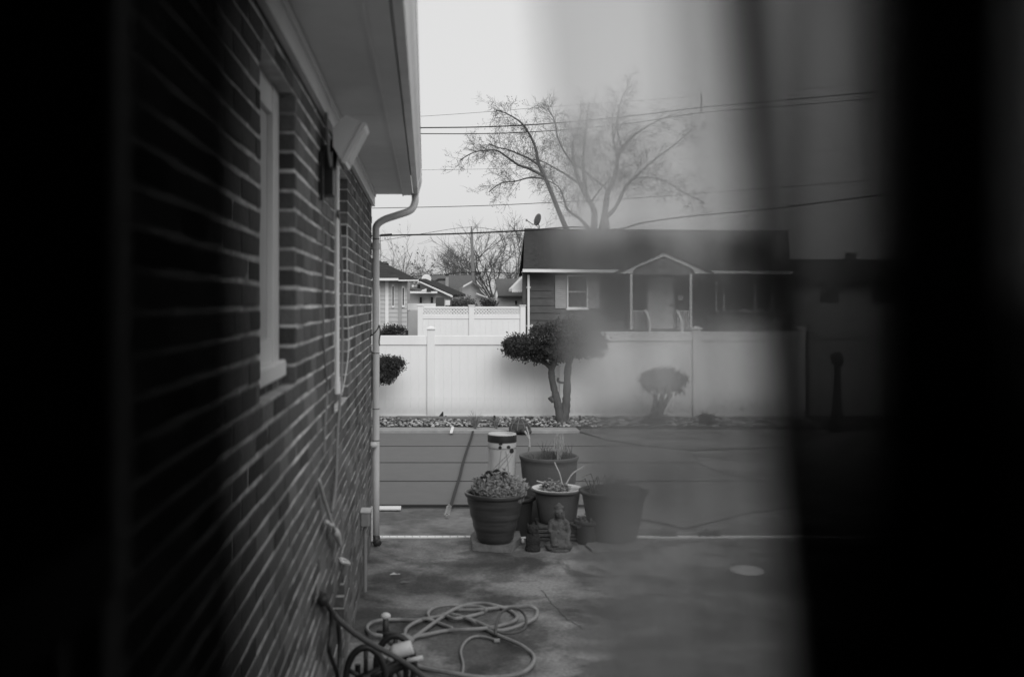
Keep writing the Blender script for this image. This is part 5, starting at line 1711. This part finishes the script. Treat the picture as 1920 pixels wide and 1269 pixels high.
# casement sash of the left light, swung open into the room
sz0 = 1.688
q = MB()
q.chbox((-.272, .775, sz0), (-.244, .828, WZ1 - .03), .004); q.chbox((-.272, .30, sz0), (-.244, .352, WZ1 - .03), .004)
sa = q.build('open_sash', WHITE, pr)
q = MB(); q.box((-.270, .352, sz0 + .001), (-.246, .775, sz0 + .055)); q.box((-.270, .352, WZ1 - .085), (-.246, .775, WZ1 - .031)); q.build('sash_rails', INT, sa)
q = MB(); q.box((-.260, .352, sz0 + .055), (-.256, .775, WZ1 - .085)); q.build('pane', mat('matte_black_pane', .01, .9, .1, 5, 0, 60, .0), sa)  # pane coloured matte black: darkness and lack of reflection put into the material

# curtain rod, sheer curtain and dark drape
rd = empty('curtain_rod', (.4, .24, 2.42), 'dark metal curtain rod above the window', 'curtain rod')
q = MB(); q.tube([(XL + .03, .24, 2.44), (XR - .1, .24, 2.44)], .011, 10); q.build('rod', ROD, rd, True)
q = MB(); q.tube([(XL + .03, .148, 2.44), (XR - .1, .148, 2.44)], .011, 10); q.build('rod', ROD, rd, True)
q = MB(); q.box((XL + .002, .225, 2.42), (XL + .03, .255, 2.46)); q.build('bracket', ROD, rd)
q = MB(); q.box((1.0, .23, 2.452), (1.02, .25, 2.55)); q.build('bracket', ROD, rd)


def curtain(path, z0, z1, skew, name, m, parent, nz=14):
    """path: plan polyline (x, y); skew(i, t, x) shifts x as the cloth falls"""
    pp_ = smoothpath([Vector((a, b_, 0)) for a, b_ in path], 6)
    q = MB()
    n = len(pp_)
    for k in range(nz + 1):
        t = k / nz
        z = lerp(z1, z0, t)
        for i, p in enumerate(pp_):
            q.v.append((p.x + skew(i / (n - 1), t, p.x), p.y + .004 * math.sin(9 * i / n * 6.28 + t * 3), z))
    for k in range(nz):
        for i in range(n - 1):
            a = k * n + i
            q.face([a, a + 1, a + n + 1, a + n])
    return q.build(name, m, parent, True)


sc = empty('sheer_curtain', (.3, .25, .4), 'pale sheer curtain veiling the right half of the view', 'curtain')
def pxX(px, Y): return (px - VX) / F * Y
yA = .255
pathA = [(pxX(1066, yA), yA), (pxX(1120, yA), yA + .003), (pxX(1220, yA), yA - .003), (pxX(1340, yA), yA + .003), (pxX(1500, yA), yA), (pxX(1700, yA), yA + .006), (.16, yA - .006), (.20, yA + .01), (.26, yA), (.34, yA + .012), (.45, yA), (.6, yA + .01), (.8, yA), (1.0, yA + .01)]
curtain(pathA, .45, 2.42, lambda u, t, x: .1 * (1.97 * t - .5) * max(0, min(1, (.11 - x) / .05)), 'front_layer', SHEER, sc)

vo = empty('dark_voile_curtain', (.3, .2, .4), 'gathered black voile curtain darkening the right edge of the view', 'curtain')
yB_ = .135
def vx(px): return pxX(px, yB_)
pathB = [(vx(1420), yB_), (vx(1490), yB_ + .001), (vx(1580), yB_ - .001), (vx(1720), yB_), (vx(1850), yB_ + .004), (vx(1720), yB_ + .008), (vx(1850), yB_ + .012), (vx(1725), yB_ + .016), (vx(1850), yB_ + .020), (vx(1740), yB_ + .024),
         (vx(1860), yB_ + .028), (vx(1930), yB_ + .02), (vx(1990), yB_), (vx(1930), yB_ + .01), (vx(2040), yB_ + .02), (vx(2000), yB_ + .03), (.14, yB_), (.13, yB_ + .02), (.18, yB_ + .01), (.3, yB_ + .02), (.4, yB_), (.6, yB_ + .02), (.9, yB_)]
skB = lambda u, t, x: .095 * (1.97 * t - .5) * max(0, min(1, (.066 - x) / .008))
curtain(pathB, .45, 2.42, skB, 'cloth', VOILE_L, vo)
for dy in (.002, .004, .006):
    pathC = [(vx(1412), yB_ + dy), (vx(1450), yB_ + dy + .001), (vx(1535), yB_ + dy)]
    curtain(pathC, .45, 2.42, skB, 'hem', VOILE, vo)
curtain([(vx(1800), yB_ + .034), (vx(1900), yB_ + .035), (vx(2100), yB_ + .034), (.12, yB_ + .036), (.2, yB_ + .034)], .45, 2.42, lambda u, t, x: 0, 'fold', VOILE, vo)  # extra voile layer added to dim the far right strip
# extra voile sheets added to darken the lower right below eye level
for k, (dz, dy) in enumerate(((-.007, .004), (-.016, .006), (-.018, .008))):
    q = MB()
    xs_ = [vx(1480 + 8 * k) + i * .012 for i in range(50)]
    tops = [1.925 + dz + .003 * math.sin(i * .9 + k) - max(0, .02 - i * .01) for i in range(50)]
    for i in range(50): q.v.append((xs_[i], yB_ - dy, tops[i]))
    for i in range(50): q.v.append((xs_[i] + .02, yB_ - dy - .003 * math.sin(i * .7), .45))
    for i in range(49): q.face([i, i + 1, 51 + i, 50 + i])
    q.build('added_dark_sheet', VOILE, vo, True)

dp = empty('dark_drape', (-.2, .17, .4), 'dense black voile drape hanging close at the left edge of the view', 'drape')
yD = .13
for k in range(4):
    e_ = (492 - 18 * k - VX) / F * yD
    pathD = [(e_, yD + .007 * k), (e_ - .012, yD + .007 * k + .002), (e_ - .03, yD + .007 * k - .001), (e_ - .06, yD + .007 * k + .002), (e_ - .1, yD + .007 * k - .001), (e_ - .16, yD + .007 * k + .002), (e_ - .24, yD + .007 * k), (-.38, yD + .007 * k)]
    curtain(pathD, .45, 2.42, lambda u, t, x: 0, 'fold', VOILE, dp)
q = MB()
for i in range(6):
    x = -.05 - i * .06
    q.tube([Vector((x, .145, 2.44)) + Vector((0, math.cos(t) * .02, math.sin(t) * .02)) for t in [j * math.pi / 6 for j in range(13)]], .003, 5, cap=False)
q.build('rings', ROD, dp)
